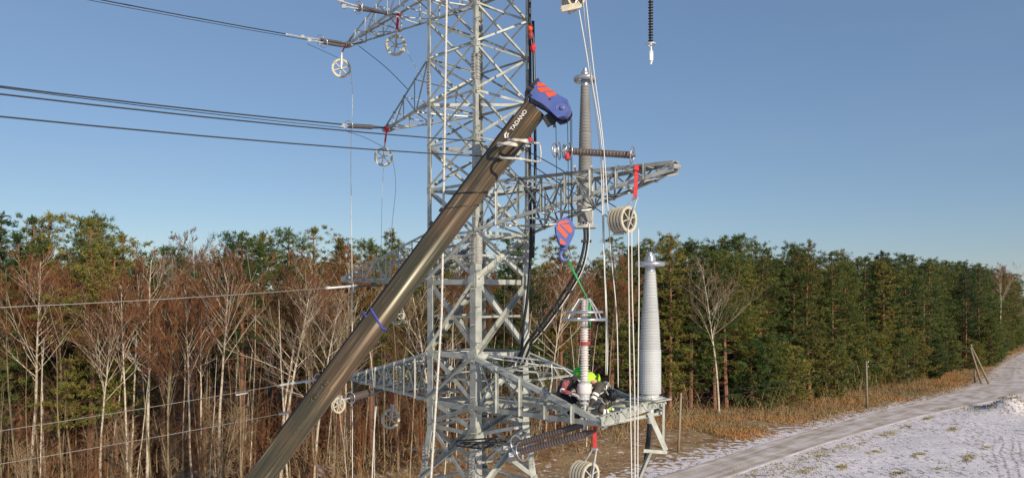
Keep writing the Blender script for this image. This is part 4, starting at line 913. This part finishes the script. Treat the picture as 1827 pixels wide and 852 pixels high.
KL = dict(base=P(1000, 732, 15.2), hip=P(1000, 700, 15.35), neck=P(1022, 676, 15.05), head=P(1033, 667, 14.98), face=V((.85, -.15, -.75)),
          lsh=P(1010, 679, 14.82), lel=P(1004, 697, 14.66), lwr=P(1021, 702, 14.58), rsh=P(1026, 680, 15.30), rel=P(1034, 700, 15.25), rwr=P(1040, 712, 15.0),
          lhp=P(999, 706, 15.24), lkn=P(1024, 722, 15.0), lan=P(1010, 748, 15.15), lto=P(1018, 752, 15.05), rhp=P(1003, 704, 15.46), rkn=P(1030, 716, 15.35), ran=P(1026, 742, 15.4), rto=P(1036, 745, 15.35))
pl_, jl = worker("worker in green helmet, red checked sleeves and black trousers crouching left of the arrester", KL, ['cloth_black', 'plaid', 'cloth_black', 'skin', 'glove', 'black'], (0, 1, 2), 'helmet_green')
band(pl_, KL['lkn'], KL['lan'], .75, .062); band(pl_, KL['lsh'], KL['lel'], .95, .062, 'reflect', .03)
MB().tube([KL['head']-V((.03, .12, .0)), KL['head']-V((.05, .13, -.06))], .035, 8).build("ear_defender", 'hivis', pl_, smooth=True)
q = MB(); q.tube([KL['hip']+V((-.05, -.14, .02)), lerp(KL['hip'], KL['neck'], .5)+V((0, -.165, .05)), KL['neck']+V((.02, -.10, .06))], .018, 6)
q.tube([KL['hip']+V((.1, -.13, -.04)), lerp(KL['hip'], KL['neck'], .5)+V((.1, -.16, -.03)), KL['neck']+V((.02, -.10, .06))], .015, 6); q.build("harness", 'steel_dull', pl_, smooth=True)
KR = dict(base=P(1085, 735, 14.95), hip=P(1090, 708, 15.0), neck=P(1064, 683, 14.92), head=P(1053, 676, 14.9), face=V((-.8, -.2, -.75)),
          lsh=P(1069, 690, 14.68), lel=P(1060, 709, 14.56), lwr=P(1053, 723, 14.64), rsh=P(1066, 688, 15.16), rel=P(1058, 706, 15.2), rwr=P(1051, 717, 15.05),
          lhp=P(1089, 713, 14.88), lkn=P(1068, 733, 14.72), lan=P(1097, 737, 14.8), lto=P(1106, 733, 14.82), rhp=P(1092, 712, 15.12), rkn=P(1074, 730, 15.2), ran=P(1104, 734, 15.2), rto=P(1112, 730, 15.2))
pr_, jr = worker("worker in yellow helmet and brown jacket with reflective stripes kneeling right of the arrester", KR, ['jacket', 'jacket', 'jacket', 'skin', 'glove', 'black'], (0, 1, 2), 'hivis', 'hivis')
band(pr_, KR['lsh'], KR['lel'], .72, .070); band(pr_, KR['lsh'], KR['lel'], 1.05, .066)
band(pr_, KR['hip'], KR['neck'], .64, .185, 'reflect', .045)
band(pr_, KR['lkn'], KR['lan'], .3, .075); band(pr_, KR['lkn'], KR['lan'], .5, .070); band(pr_, KR['rkn'], KR['ran'], .4, .072, 'hivis', .07); band(pr_, KR['rkn'], KR['ran'], .62, .07)
MB().lathe([(.05, -.12), (.10, -.09), (.11, 0), (.10, .09), (.05, .12)], P(1092, 704, 14.82), V((.3, .1, 1)), 12).build("tool_bag", 'black', pr_, smooth=True)
q = MB(); q.tube(spline([P(1068, 684, 14.72), P(1080, 695, 14.74), P(1088, 712, 14.78), P(1080, 720, 14.72), P(1072, 712, 14.72)], 4), .014, 6)
q.tube(spline([P(1083, 682, 14.85), P(1092, 692, 14.8), P(1099, 706, 14.85)], 4), .014, 6); q.build("harness", 'steel_dull', pr_, smooth=True)

# ------------------------------------------------------------------ poles by the road
def pole(x, y, h, label, lean=(0, 0), brace=None, r=.13, ins=True, name="utility_pole"):
    b = V((x, y, 0)); t = thing(name, label, "pole", b, "old timber line poles by the road")
    top = b+V((lean[0], lean[1], h)); MB().tube([b-Z_*.1, lerp(b, top, .5), top], [r, r*.88, r*.72], 9).build("shaft", 'wood', t, smooth=True)
    if brace: MB().tube([b+V((brace[0], brace[1], -.1)), top-Z_*.5], [r, r*.8], 8).build("strut", 'wood', t, smooth=True)
    if ins:
        for k in range(2):
            p = top-Z_*(.25+.55*k); q = MB(); q.tube([p, p+V((.22, 0, .05)), p+V((.24, 0, .16))], .02, 5); q.build("hook_pin", 'black', t); MB().lathe([(.05, 0), (.065, .05), (.04, .08), (.05, .12), (.02, .14)], p+V((.24, 0, .12)), Z_, 8).build("glass_insulator", 'ins_white', t)
    return top
def gp(px, py): d = F*H/(py-530); return ((px-913.5)/F*d, d)
x, y = gp(1210, 806); tp1 = pole(x, y, 106/F*y, "nearest short timber pole standing in the snowy grass right of the tower", (.25, 0), ins=False)
x, y = gp(1547, 728); tp2 = pole(x, y, 84/F*y, "slim pale timber pole standing alone in the verge halfway along the road", (-.1, 0), r=.15)
x, y = gp(1765, 684); tp3 = pole(x, y, 70/F*y, "tall leaning braced pole beside the road bend", (-3.0, 0), brace=(-1.2, 0), r=.17)
x, y = gp(1739, 683); tp4 = pole(x, y, 38/F*y, "short upright pole just left of the leaning braced poles", (0, 0), r=.15, ins=False)
x, y = gp(1621, 682); tp5 = pole(x, y, 32/F*y, "short weathered post among the grass at the forest edge", (0, 0), r=.13, ins=False)
for a, b, lb in ((tp1, tp2, "first span of low wire from the nearest timber pole to the slim pale one"), (tp2, tp3, "span of wire from the slim pale pole to the leaning braced poles")):
    for k in range(2):
        MB().tube(sag(a-Z_*(.15+.5*k), b-Z_*(.2+.5*k), .5), .012, 4).build("line_wire", 'wire', None, ("upper " if k == 0 else "lower ")+lb, "wire", "low wires along the forest edge", origin=a)
for k in range(2):
    MB().tube(sag(tp1-Z_*(.2+.5*k), V((-14, 62, 6.5-.5*k)), .4), .011, 4).build("line_wire", 'wire', None, ("upper" if k == 0 else "lower")+" low wire running left from the nearest timber pole behind the tower", "wire", "low wires along the forest edge", origin=tp1)

# ------------------------------------------------------------------ trees
def rv_(s=1.0): return V((random.uniform(-s, s), random.uniform(-s, s), random.uniform(-s, s)))
def pine_meshes(seed, h, cb, rad, shape, density=1.0):
    """trunk + limbs mesh, needle mesh; cb = crown base fraction."""
    random.seed(seed); tk = MB(); nd = MB()
    bend = V((random.uniform(-.4, .4), random.uniform(-.4, .4), 0))
    def axis(z): t = z/h; return V((0, 0, z))+bend*math.sin(t*3.0)*.8
    tk.tube([axis(h*i/9) for i in range(10)], [.19*(1-i/9.6)**.8*(h/19)+.012 for i in range(10)], 7)
    for _ in range(12):                                 # dead stubs under the crown
        z = random.uniform(.15, cb+.05)*h; a = random.uniform(0, 6.28); p = axis(z); tk.tube([p, p+V((math.cos(a), math.sin(a), random.uniform(-.3, .1)))*random.uniform(.5, 1.6)], [.03, .006], 3, cap=False)
    z = cb*h
    while z < h-.2:
        t = (z-cb*h)/(h-cb*h)
        if shape == 'cone': r = rad*(1-t)**.85+.25
        elif shape == 'dome': r = rad*min(1, (t*2.5+.45))*math.sqrt(max(0, 1-t**3.5))*(.8+.25*math.sin(t*17+seed))+.3
        else: r = rad*(.75+.3*math.sin(t*13+seed*2))*math.sqrt(max(.05, 1-t**3))*(1-t*.2)+.15
        nb = random.randint(3, 6); a0 = random.uniform(0, 6.28)
        for b in range(nb):
            if random.random() > .86: continue
            a = a0+b*6.28/nb+random.uniform(-.35, .35); L = r*random.uniform(.55, 1.2)
            up = random.uniform(-.25, .25)+(.65*t if shape != 'cone' else .25*t)-.05
            p0 = axis(z); dr = V((math.cos(a), math.sin(a), up)).normalized(); tip_ = p0+dr*L+V((0, 0, .12*L*random.uniform(-.6, 1.2)))
            mid = lerp(p0, tip_, .5)-Z_*.06*L
            tk.tube([p0, mid, tip_], [.035+.008*L, .02, .006], 3, cap=False)
            nt = max(6, int(L*8.5*density)); ncl = max(2, int(L*1.9))
            cl = [(.42+.58*(q_+.5*random.random()+.3)/ncl, V((random.gauss(0, .34), random.gauss(0, .34), random.gauss(0, .16)))) for q_ in range(ncl)]
            for k in range(nt):
                f, off_ = random.choice(cl); f = min(1, f+random.gauss(0, .05)); c = lerp(mid, tip_, max(0, f*2-1)) if f > .5 else lerp(p0, mid, f*2)
                c = c+off_+V((random.gauss(0, .20), random.gauss(0, .20), random.gauss(0, .10)))
                s = random.uniform(.19, .34); dd = (dr*.6+rv_(.7)+Z_*.35).normalized()
                for m in range(11):
                    q = (dd*.8+rv_(.85)).normalized()*s; w = q.cross(rv_()).normalized()*s*.17; o = c+rv_(.11)
                    nd.add([o-w*.6, o+w*.6, o+q+w*.25], [(0, 1, 2)])
        z += random.uniform(.34, .62)*(1.0 if h > 12 else .7)
    for m in range(40):
        o = axis(h)+rv_(.15)-Z_*random.uniform(0, .6); q = (Z_+rv_(.9)).normalized()*.4; w = q.cross(rv_()).normalized()*.06; nd.add([o-w, o+w, o+q], [(0, 1, 2)])
    return tk, nd
PIN = [(11, 20, .50, 2.1, 'dome', 1.0, 'needle'), (12, 19.5, .42, 2.0, 'irr', 1.0, 'needle_brown'), (13, 20.5, .30, 2.4, 'irr', 1.0, 'needle'), (14, 19, .14, 2.6, 'cone', 1.0, 'needle_deep'),
       (15, 20, .20, 2.7, 'irr', 1.0, 'needle_brown'), (16, 18.5, .14, 2.6, 'dome', 1.0, 'needle'), (17, 9, .04, 2.4, 'dome', 1.25, 'needle'), (18, 6.5, .03, 2.1, 'dome', 1.3, 'needle'),
       (19, 20, .25, 2.8, 'dome', 1.0, 'needle'), (20, 19, .35, 2.5, 'irr', 1.1, 'needle_deep')]
PINE = []
for s, h, cb, rad, shp, den, mt in PIN:
    tk, nd = pine_meshes(s, h, cb, rad, shp, den); PINE.append((tk.mesh("pine_trunk", 'pinebark'), nd.mesh("pine_crown", mt), h))
def bare_meshes(seed, h, fork, spread, r0, wl=3, twigs=1.0, depth=4):
    random.seed(seed); tk = MB(); tw = MB()
    def grow(p, d, L, r, lv):
        n_ = 4 if lv < 2 else 3; pts = [p]; q = p; dd = d.copy()
        for i in range(n_):
            dd = (dd+rv_(.10 if lv == 0 else .17)+Z_*(.05 if lv < 3 else .02)).normalized(); q = q+dd*L/n_; pts.append(q)
        rs = [max(.008, r*(1-.72*i/n_)) for i in range(n_+1)]
        (tk if lv < wl else tw).tube(pts, rs, (7, 5, 4, 3, 3)[min(lv, 4)], cap=False)
        if lv >= depth: return
        kids = (0, 6, 5, int(5*twigs), 0)[lv] if lv else 0
        for i in range(kids):
            f = random.uniform(.22, 1.0); k = min(n_-1, int(f*n_)); b = lerp(pts[k], pts[k+1], f*n_-k) if f < 1 else pts[-1]
            sd_ = rv_(); sd_ = (sd_-dd*sd_.dot(dd)).normalized(); nd_ = (dd*1.0+sd_*random.uniform(.45, .85)+Z_*.25).normalized()
            grow(b, nd_, L*random.uniform(.35, .62)*(1.1-.4*f), r*(1-.6*f)*.6, lv+1)
    lean = V((random.uniform(-.06, .06), random.uniform(-.04, .04), 1)).normalized()
    n_ = 10; pts = [V((0, 0, -.2))]; dd = lean
    for i in range(n_): dd = (dd+rv_(.045)+Z_*.04).normalized(); pts.append(pts[-1]+dd*h*.93/n_)
    rs = [r0*.85*(1-i/(n_+.6))**.85+.010 for i in range(n_+1)]; tk.tube(pts, rs, 8, cap=False)
    nbr = int(h*1.35)
    for i in range(nbr):
        f = fork+(1-fork)*(i+random.random()*.8)/nbr; f = min(.985, f); k = int(f*n_); b = lerp(pts[k], pts[k+1], f*n_-k); a = random.uniform(0, 6.28)
        u = random.uniform(.55, 1.0)/spread; L = h*(.34 if f < fork+.25 else .27)*(1.12-f)*2.0*random.uniform(.5, 1.1)
        L = min(L, h*.32)
        grow(b, V((math.cos(a), math.sin(a), u*1.35)).normalized(), L, rs[k]*.36+.006, 1)
    return tk, tw
BAR = [(31, 18.5, .48, 1.0, .15, 1.0, 'birch', 'twig', 3), (32, 18, .55, .8, .13, 1.0, 'birch', 'twig', 3), (33, 17.5, .42, 1.1, .14, .8, 'birch', 'twig_pale', 3), (34, 17, .55, .6, .10, 1.0, 'birch', 'twig', 2),
       (35, 16, .45, .55, .09, 1.2, 'birch_old', 'twig', 2), (36, 15, .38, .5, .08, 1.2, 'birch_old', 'twig_dark', 2), (37, 17, .5, .7, .10, 1.5, 'birch_old', 'twig', 2), (38, 18, .45, .6, .11, 1.4, 'birch_old', 'twig_dark', 2)]
BARE = []
for s, h, fk, sp, r0, twg, mk, mt, wl in BAR:
    tk, tw = bare_meshes(s, h, fk, sp, r0, wl, twigs=twg); BARE.append((tk.mesh("bare_trunk", mk, smooth=True), tw.mesh("bare_crown", mt), h))
def sapling_meshes(seed, h, bushy, m1, m2):
    random.seed(seed); tk = MB(); tw = MB()
    for s in range(random.randint(2, 4) if bushy else 1):
        ln_ = .25 if bushy else .05; d = V((random.uniform(-ln_, ln_), random.uniform(-ln_, ln_), 1)).normalized(); p = V((random.uniform(-.2, .2), random.uniform(-.2, .2), 0)); pts = [p]; L = h*random.uniform(.7, 1)
        for i in range(6): d = (d+rv_(.05)+Z_*.03).normalized(); pts.append(pts[-1]+d*L/6)
        tk.tube(pts, [(.045 if bushy else .034)*(1-i/6.5)*(h/8)+.008 for i in range(7)], 5, cap=False)
        for i in range(26 if bushy else 20):
            f = random.uniform(.2, 1)*5.99; k = int(f); b = lerp(pts[k], pts[k+1], f-k); a = random.uniform(0, 6.28); e = V((math.cos(a), math.sin(a), random.uniform(.5, 1.6))).normalized()*h*random.uniform(.05, .16 if bushy else .11)
            tw.tube([b, b+e*.5+rv_(.04), b+e], [.012, .008, .004], 3, cap=False)
            for k2 in range(3): b2_ = b+e*random.uniform(.3, .9); tw.tube([b2_, b2_+(e.normalized()+rv_(.7)).normalized()*e.length*.5], [.008, .004], 3, cap=False)
    return tk, tw
SAP = []
for s, h, bu, m1, m2 in ((51, 11, False, 'birch_old', 'twig_dark'), (52, 13, False, 'birch_old', 'twig_dark'), (53, 6, True, 'birch_old', 'twig_pale'), (54, 5.5, True, 'twig', 'twig'), (55, 9, False, 'birch_old', 'twig_dark'), (56, 12, False, 'birch', 'twig_dark')):
    tk, tw = sapling_meshes(s, h, bu, m1, m2); SAP.append((tk.mesh("sapling_stem", m1), tw.mesh("sapling_twigs", m2), h))
random.seed(99)
def tree(name, kind, x, y, h, label, cat, group, rot=None, wide=1.0):
    tk, cr, h0 = kind; o = bpy.data.objects.new(name, None); C.objects.link(o); o.location = (x, y, ground_z(x, y) if y < 175 else 0); o.empty_display_size = .5
    s = h/h0; o.scale = (s*wide, s*wide, s); o.rotation_euler = (0, 0, random.uniform(0, 6.28) if rot is None else rot); tag(o, label, cat, group)
    a = bpy.data.objects.new("trunk" if name != "sapling" else "stem", tk); b = bpy.data.objects.new("crown" if name != "sapling" else "twigs", cr)
    for q in (a, b): C.objects.link(q); q.parent = o
    b['kind'] = 'stuff'; return o
def edge_point(s):                                     # arc length along EDGE from x = -60
    for i in range(1, len(EDGE)-1):
        a, b = V((*EDGE[i], 0)), V((*EDGE[i+1], 0)); L = (b-a).length
        if s <= L: d = (b-a)/L; return a+d*s, V((-d.y, d.x, 0))
        s -= L
    return b, V((-d.y, d.x, 0))
placed = []
def ok(x, y, r):
    for a, b in placed:
        if (a-x)**2+(b-y)**2 < r*r: return False
    placed.append((x, y)); return True
def top_h(px, py, d): return (530-py)/F*d+H
# trees that can be named from the photograph: pixel of the trunk, distance, pixel of the top
NAMED = [
 (0, 0, 52, 425, 50, "white forked birch with spread bare branches at the far left, beneath dark pines"),
 (1, 2, 182, 520, 46, "slender white birch with fanned branches near the left edge, short before the dark wood"),
 (3, 3, 228, 470, 49, "thin white birch right beside the short fanned birch at the left"),
 (2, 0, 262, 415, 51, "large white birch with the widest fan of bare branches left of centre"),
 (3, 1, 232, 450, 53, "slim birch with a crooked top leaning left beside the widest fan"),
 (1, 1, 392, 412, 50, "tall white birch with upswept bare branches, second great fan from the left"),
 (3, 3, 345, 480, 50, "thin greyish birch standing between the two great fans"),
 (4, 4, 300, 520, 48, "narrow tan bare tree in front of the big birch fan"),
 (0, 1, 500, 440, 54, "white-stemmed birch left of the crane boom with a red pine trunk behind"),
 (2, 2, 560, 500, 52, "bare tree with tangled pale branches just left of the boom"),
 (2, 1, 1283, 446, 85.5, "single white birch glowing against the dark pines right of the tower"),
 (0, 0, 972, 450, 68, "pale bare tree with curved branches close behind the arrester"),
 (3, 3, 615, 430, 60, "pale thin birch rising beyond the boom under the third left arm"),
 (1, 2, 1783, 462, 172, "lone bare birch top poking from the far pines at the right end"),
]
for a, b, px, py, d, lb in NAMED:
    x = (px-913.5)/F*d; placed.append((x, d)); tree("birch_tree", BARE[a], x, d, top_h(px, py, d), lb, "birch", "bare birches in the forest")
for px, py, d, k, lb in ((60, 385, 60, 2, "tall green pine topping the skyline at the far left"), (88, 378, 62, 0, "bushy pine crown standing highest among the left trees"), (145, 392, 63, 3, "dense green pine between the bare birch fans at the left"),
                         (172, 396, 61, 5, "dark green pine with layered branches in the left skyline"), (5, 380, 58, 3, "dark pine cut by the left edge of the photo"), (470, 415, 66, 0, "green pine crown with red trunk left of the boom"), (515, 410, 64, 0, "red-trunked pine rising behind the white-stemmed birch"), (560, 405, 68, 2, "green pine behind the tangled bare tree left of the boom"),
                         (700, 415, 72, 1, "pine standing behind the third left arm"), (905, 425, 74, 2, "pine crown showing through the tower's right face"), (1001, 425, 78, 2, "pine crown directly behind the hook block"), (1445, 430, 98, 4, "tallest brownish pine of the right forest edge"), (1195, 425, 86, 5, "green pine behind the end termination")):
    x = (px-913.5)/F*d; placed.append((x, d)); tree("pine_tree", PINE[k], x, d, top_h(px, py, d), lb, "pine", "pines of the forest", wide=1.15)
def where(px):
    return ("left of the crane boom" if px < 560 else "behind the tower and boom" if px < 950 else "between the tower and the end termination" if px < 1190 else
            "above the near stretch of the verge" if px < 1450 else "above the middle of the verge" if px < 1650 else "towards the road bend")
def tint(k): return {'pine_needles': "green", 'olive_brown_needles': "olive brown", 'dark_blue_green_needles': "dark green"}[PINE[k][1].materials[0].name.split('.')[0]]
def rowname(r): return "at the wood's front" if r < 1 else "just behind the front row" if r < 3 else "deep in the wood"
npine = nbare = 0
s = 0
# front rows to back rows along the forest edge
for row, (off, step) in enumerate(((3.5, 3.0), (7.5, 3.4), (12, 4.2), (17.5, 5.0), (24, 6.5))):
    s = 0
    while s < 300:
        p, nn = edge_point(s); s += step*random.uniform(.7, 1.35)*(1.0 if p.x < 60 else 1.35)
        q = p+nn*(off+random.uniform(-1.8, 1.8)); x, y = q.x, q.y
        px = 913.5+F*x/y
        if px < -140 or px > 1960 or not ok(x, y, 1.7): continue
        left = px < 640
        if left: bare = random.random() < (.85 if row < 1 else .6 if row == 1 else .25)
        elif px < 1000: bare = random.random() < (.55 if row < 3 else .3)
        elif px < 1120: bare = random.random() < .6
        else: bare = random.random() < .07
        skyline = (392 if px < 200 else 400 if px < 420 else 412 if px < 700 else 428 if px < 1500 else 440)
        if bare:
            k = random.choice((1, 2, 3, 4, 4, 5, 6, 7, 6, 7, 6)); hh = random.uniform(13.5, 19) if row < 2 else random.uniform(17, 20.5)
            tree("birch_tree", BARE[k], x, y, hh, ("bare white-stemmed tree " if k < 4 else "bare brown-stemmed tree ")+where(px)+", "+rowname(row), "bare tree", "bare trees of the mixed forest" if px < 1100 else "bare trees among the right-hand pines"); nbare += 1
        else:
            k = random.choice((0, 1, 0, 2, 1, 8, 9)) if (left or row > 2) else random.choice((2, 4, 5, 8, 3, 9, 8, 1, 5)) if px > 1100 else random.choice((0, 1, 2, 0, 5))
            hh = random.uniform(17.5, 21.5) if px > 1000 else random.uniform(16.5, 19.3)
            tree("pine_tree", PINE[k], x, y, hh, tint(k)+" pine "+where(px)+", "+rowname(row), "pine", "pines of the wood along the road" if px > 1100 else "pines among the leafless trees", wide=random.uniform(1.15, 1.5)); npine += 1
# young pines along the edge on the right
s = 98
while s < 290:
    p, nn = edge_point(s); s += random.uniform(1.5, 3.2) if p.x < 50 else random.uniform(2.2, 4.5); q = p+nn*random.uniform(-1.2, 2.5); px = 913.5+F*q.x/q.y
    if 1180 < px < 1900 and ok(q.x, q.y, 1.3):
        tree("young_pine", PINE[random.choice((6, 7, 6))], q.x, q.y, random.uniform(4.5, 9.5), "low bushy young pine "+where(px), "young pine", "young pines at the wood's edge", wide=1.15)
# saplings
n_s = 0
while n_s < 260:
    p, nn = edge_point(random.uniform(0, 118)); q = p+nn*random.uniform(-7, 13); px = 913.5+F*q.x/q.y
    if -60 < px < 1060 and ok(q.x, q.y, .9):
        k = random.choice((0, 1, 2, 2, 3, 4, 3, 5)); o = tree("sapling", SAP[k], q.x, q.y, SAP[k][2]*random.uniform(.75, 1.3), ("thin tall" if k in (0, 1, 4, 5) else "low bushy")+" leafless sapling "+where(px), "sapling", "saplings in the undergrowth"); n_s += 1
for px, py in ((1220, 700), (1240, 690)):
    pass
# undergrowth: uncountable fine brush, in reddish and tan mixtures
def brush(name, n_, m, s0, s1, d0, d1, h0, h1, label, cat="undergrowth", w=.024):
    b = MB()
    for _ in range(n_):
        p, nn = edge_point(random.uniform(s0, s1)); q = p+nn*random.uniform(d0, d1); px = 913.5+F*q.x/q.y
        if px < -60 or px > 1880: continue
        h = random.uniform(h0, h1)*(.5+noise.noise(V((q.x*.2, q.y*.2, 1)))*.8+.3); z0 = 0 if random.random() < .6 else random.uniform(0, h)
        o = V((q.x, q.y, z0)); d = (Z_*1.2+rv_(.9)).normalized()*max(.3, h*random.uniform(.25, .8)); sdv = d.cross(rv_()).normalized()*w
        b.add([o-sdv, o+sdv, o+d], [(0, 1, 2)])
        for k in range(2): o2 = o+d*random.uniform(.2, .8); e = (d.normalized()+rv_(1)).normalized()*d.length*.45; b.add([o2-sdv*.5, o2+sdv*.5, o2+e], [(0, 1, 2)])
    return b.build(name, m, None, label, cat, kind='stuff')
brush("undergrowth", 26000, 'brush', 0, 135, 5, 28, 2.5, 11, "reddish brown leafless brush filling the space under the mixed forest")
brush("undergrowth", 11000, 'brush_tan', 0, 150, -7, 6, .6, 3.4, "tan and yellowish thicket at the foot of the mixed forest")
brush("undergrowth", 9000, 'brush', 130, 290, 1, 16, 1.0, 4.5, "dark brown dead branches between the right-hand pine trunks")
# far wood behind the front rows: one mass of pine foliage
b = MB(); bt = MB(); s = 0
while s < 330:
    p, nn = edge_point(s); s += 3.2
    for off in (31, 37, 44):
        q = p+nn*(off+random.uniform(-2, 2)); h = random.uniform(17, 20.5)
        bt.tube([(q.x, q.y, 0), (q.x, q.y, h-1)], [.16, .04], 4, cap=False)
        for _ in range(330):
            z = (h-1.5)*random.uniform(.12, 1)**.8; r = 2.6*(1-(z/h))**.5+.3; o = V((q.x, q.y, z))+V((random.gauss(0, .5), random.gauss(0, .5), 0))*r; e = (rv_(1)+Z_*.3).normalized()*random.uniform(.3, .6); w = e.cross(rv_()).normalized()*.10
            b.add([o-w, o+w, o+e], [(0, 1, 2)])
b.build("far_wood", 'needle', None, "deep mass of more pines behind the front rows of the wood", "wood", kind='stuff')
bt.build("far_wood_trunks", 'pinebark', None, "trunks of the pine mass deep inside the wood", "wood", kind='stuff')
# dead grass of the verge and the tufts that stick out of the snow
def grass(name, n_, m, fn, label, hmin, hmax, w=.05):
    b = MB(); c = 0
    while c < n_:
        q = fn(); c += 1
        if q is None: continue
        x, y, k = q; z = ground_z(x, y)
        for j in range(3):
            h = random.uniform(hmin, hmax)*k; o = V((x+random.gauss(0, .12), y+random.gauss(0, .12), z-.02)); d = V((random.gauss(0, .28), random.gauss(0, .28), 1))*h; sdv = V((random.uniform(-1, 1), random.uniform(-1, 1), 0)).normalized()*w
            b.add([o-sdv, o+sdv, o+d], [(0, 1, 2)])
    return b.build(name, m, None, label, "grass", kind='stuff')
def verge_pt():
    p, nn = edge_point(random.uniform(85, 265)); q = p-nn*random.uniform(-3, 14)
    dr, sr, _ = seg_info(ROAD, q.x, q.y)
    if sr < 0 or dr < 2.4 or 913.5+F*q.x/q.y > 1880: return None
    f = min(1, (dr-2.0)/4); n0 = noise.noise(V((q.x*.25, q.y*.25, 2)))
    if random.random() > f*(.9+n0): return None
    return q.x, q.y, .45+.55*f
grass("dead_grass", 48000, 'deadgrass', verge_pt, "tall orange brown dead grass on the verge between wood and road", .18, .50, .03)
TUFT = [(1350, 845, 2), (1410, 845, 2.4), (1455, 812, 1.6), (1530, 790, 1.4), (1620, 760, 1), (1500, 832, .8), (1640, 812, .7), (1680, 835, .9), (1605, 842, .7), (1325, 836, 3.0), (1390, 832, 2.2), (1432, 822, 2.6), (1470, 803, 1.9), (1500, 800, 2.2), (1575, 775, 1.8), (1590, 772, 1.6), (1725, 817, 1.2), (1445, 838, 2), (1560, 805, .8), (1655, 745, .9), (1700, 765, .7), (1760, 800, .6)]
def tuft_pt():
    px, py, r = random.choice(TUFT); x, y = gp(px, py); a = random.gauss(0, .8)*r; c = random.gauss(0, .35)*r
    if noise.noise(V((x+a, y+c, 4))*1.3) < -.02: return None
    return x+a*.8, y+a*.7+c, .45
grass("grass_tufts", 5600, 'greengrass', tuft_pt, "yellow green grass tufts poking through the snow along the near road edge", .10, .30, .035)
def heap_pt(): return 60.5+random.gauss(0, 3.2), 88.5+random.gauss(0, 1.6), .6
grass("heap_grass", 380, 'greengrass', heap_pt, "grass and clods sticking out of the low snow heap by the road", .15, .5, .05)
print("COUNTS pines", npine, "bare", nbare, "objects", len(bpy.data.objects))
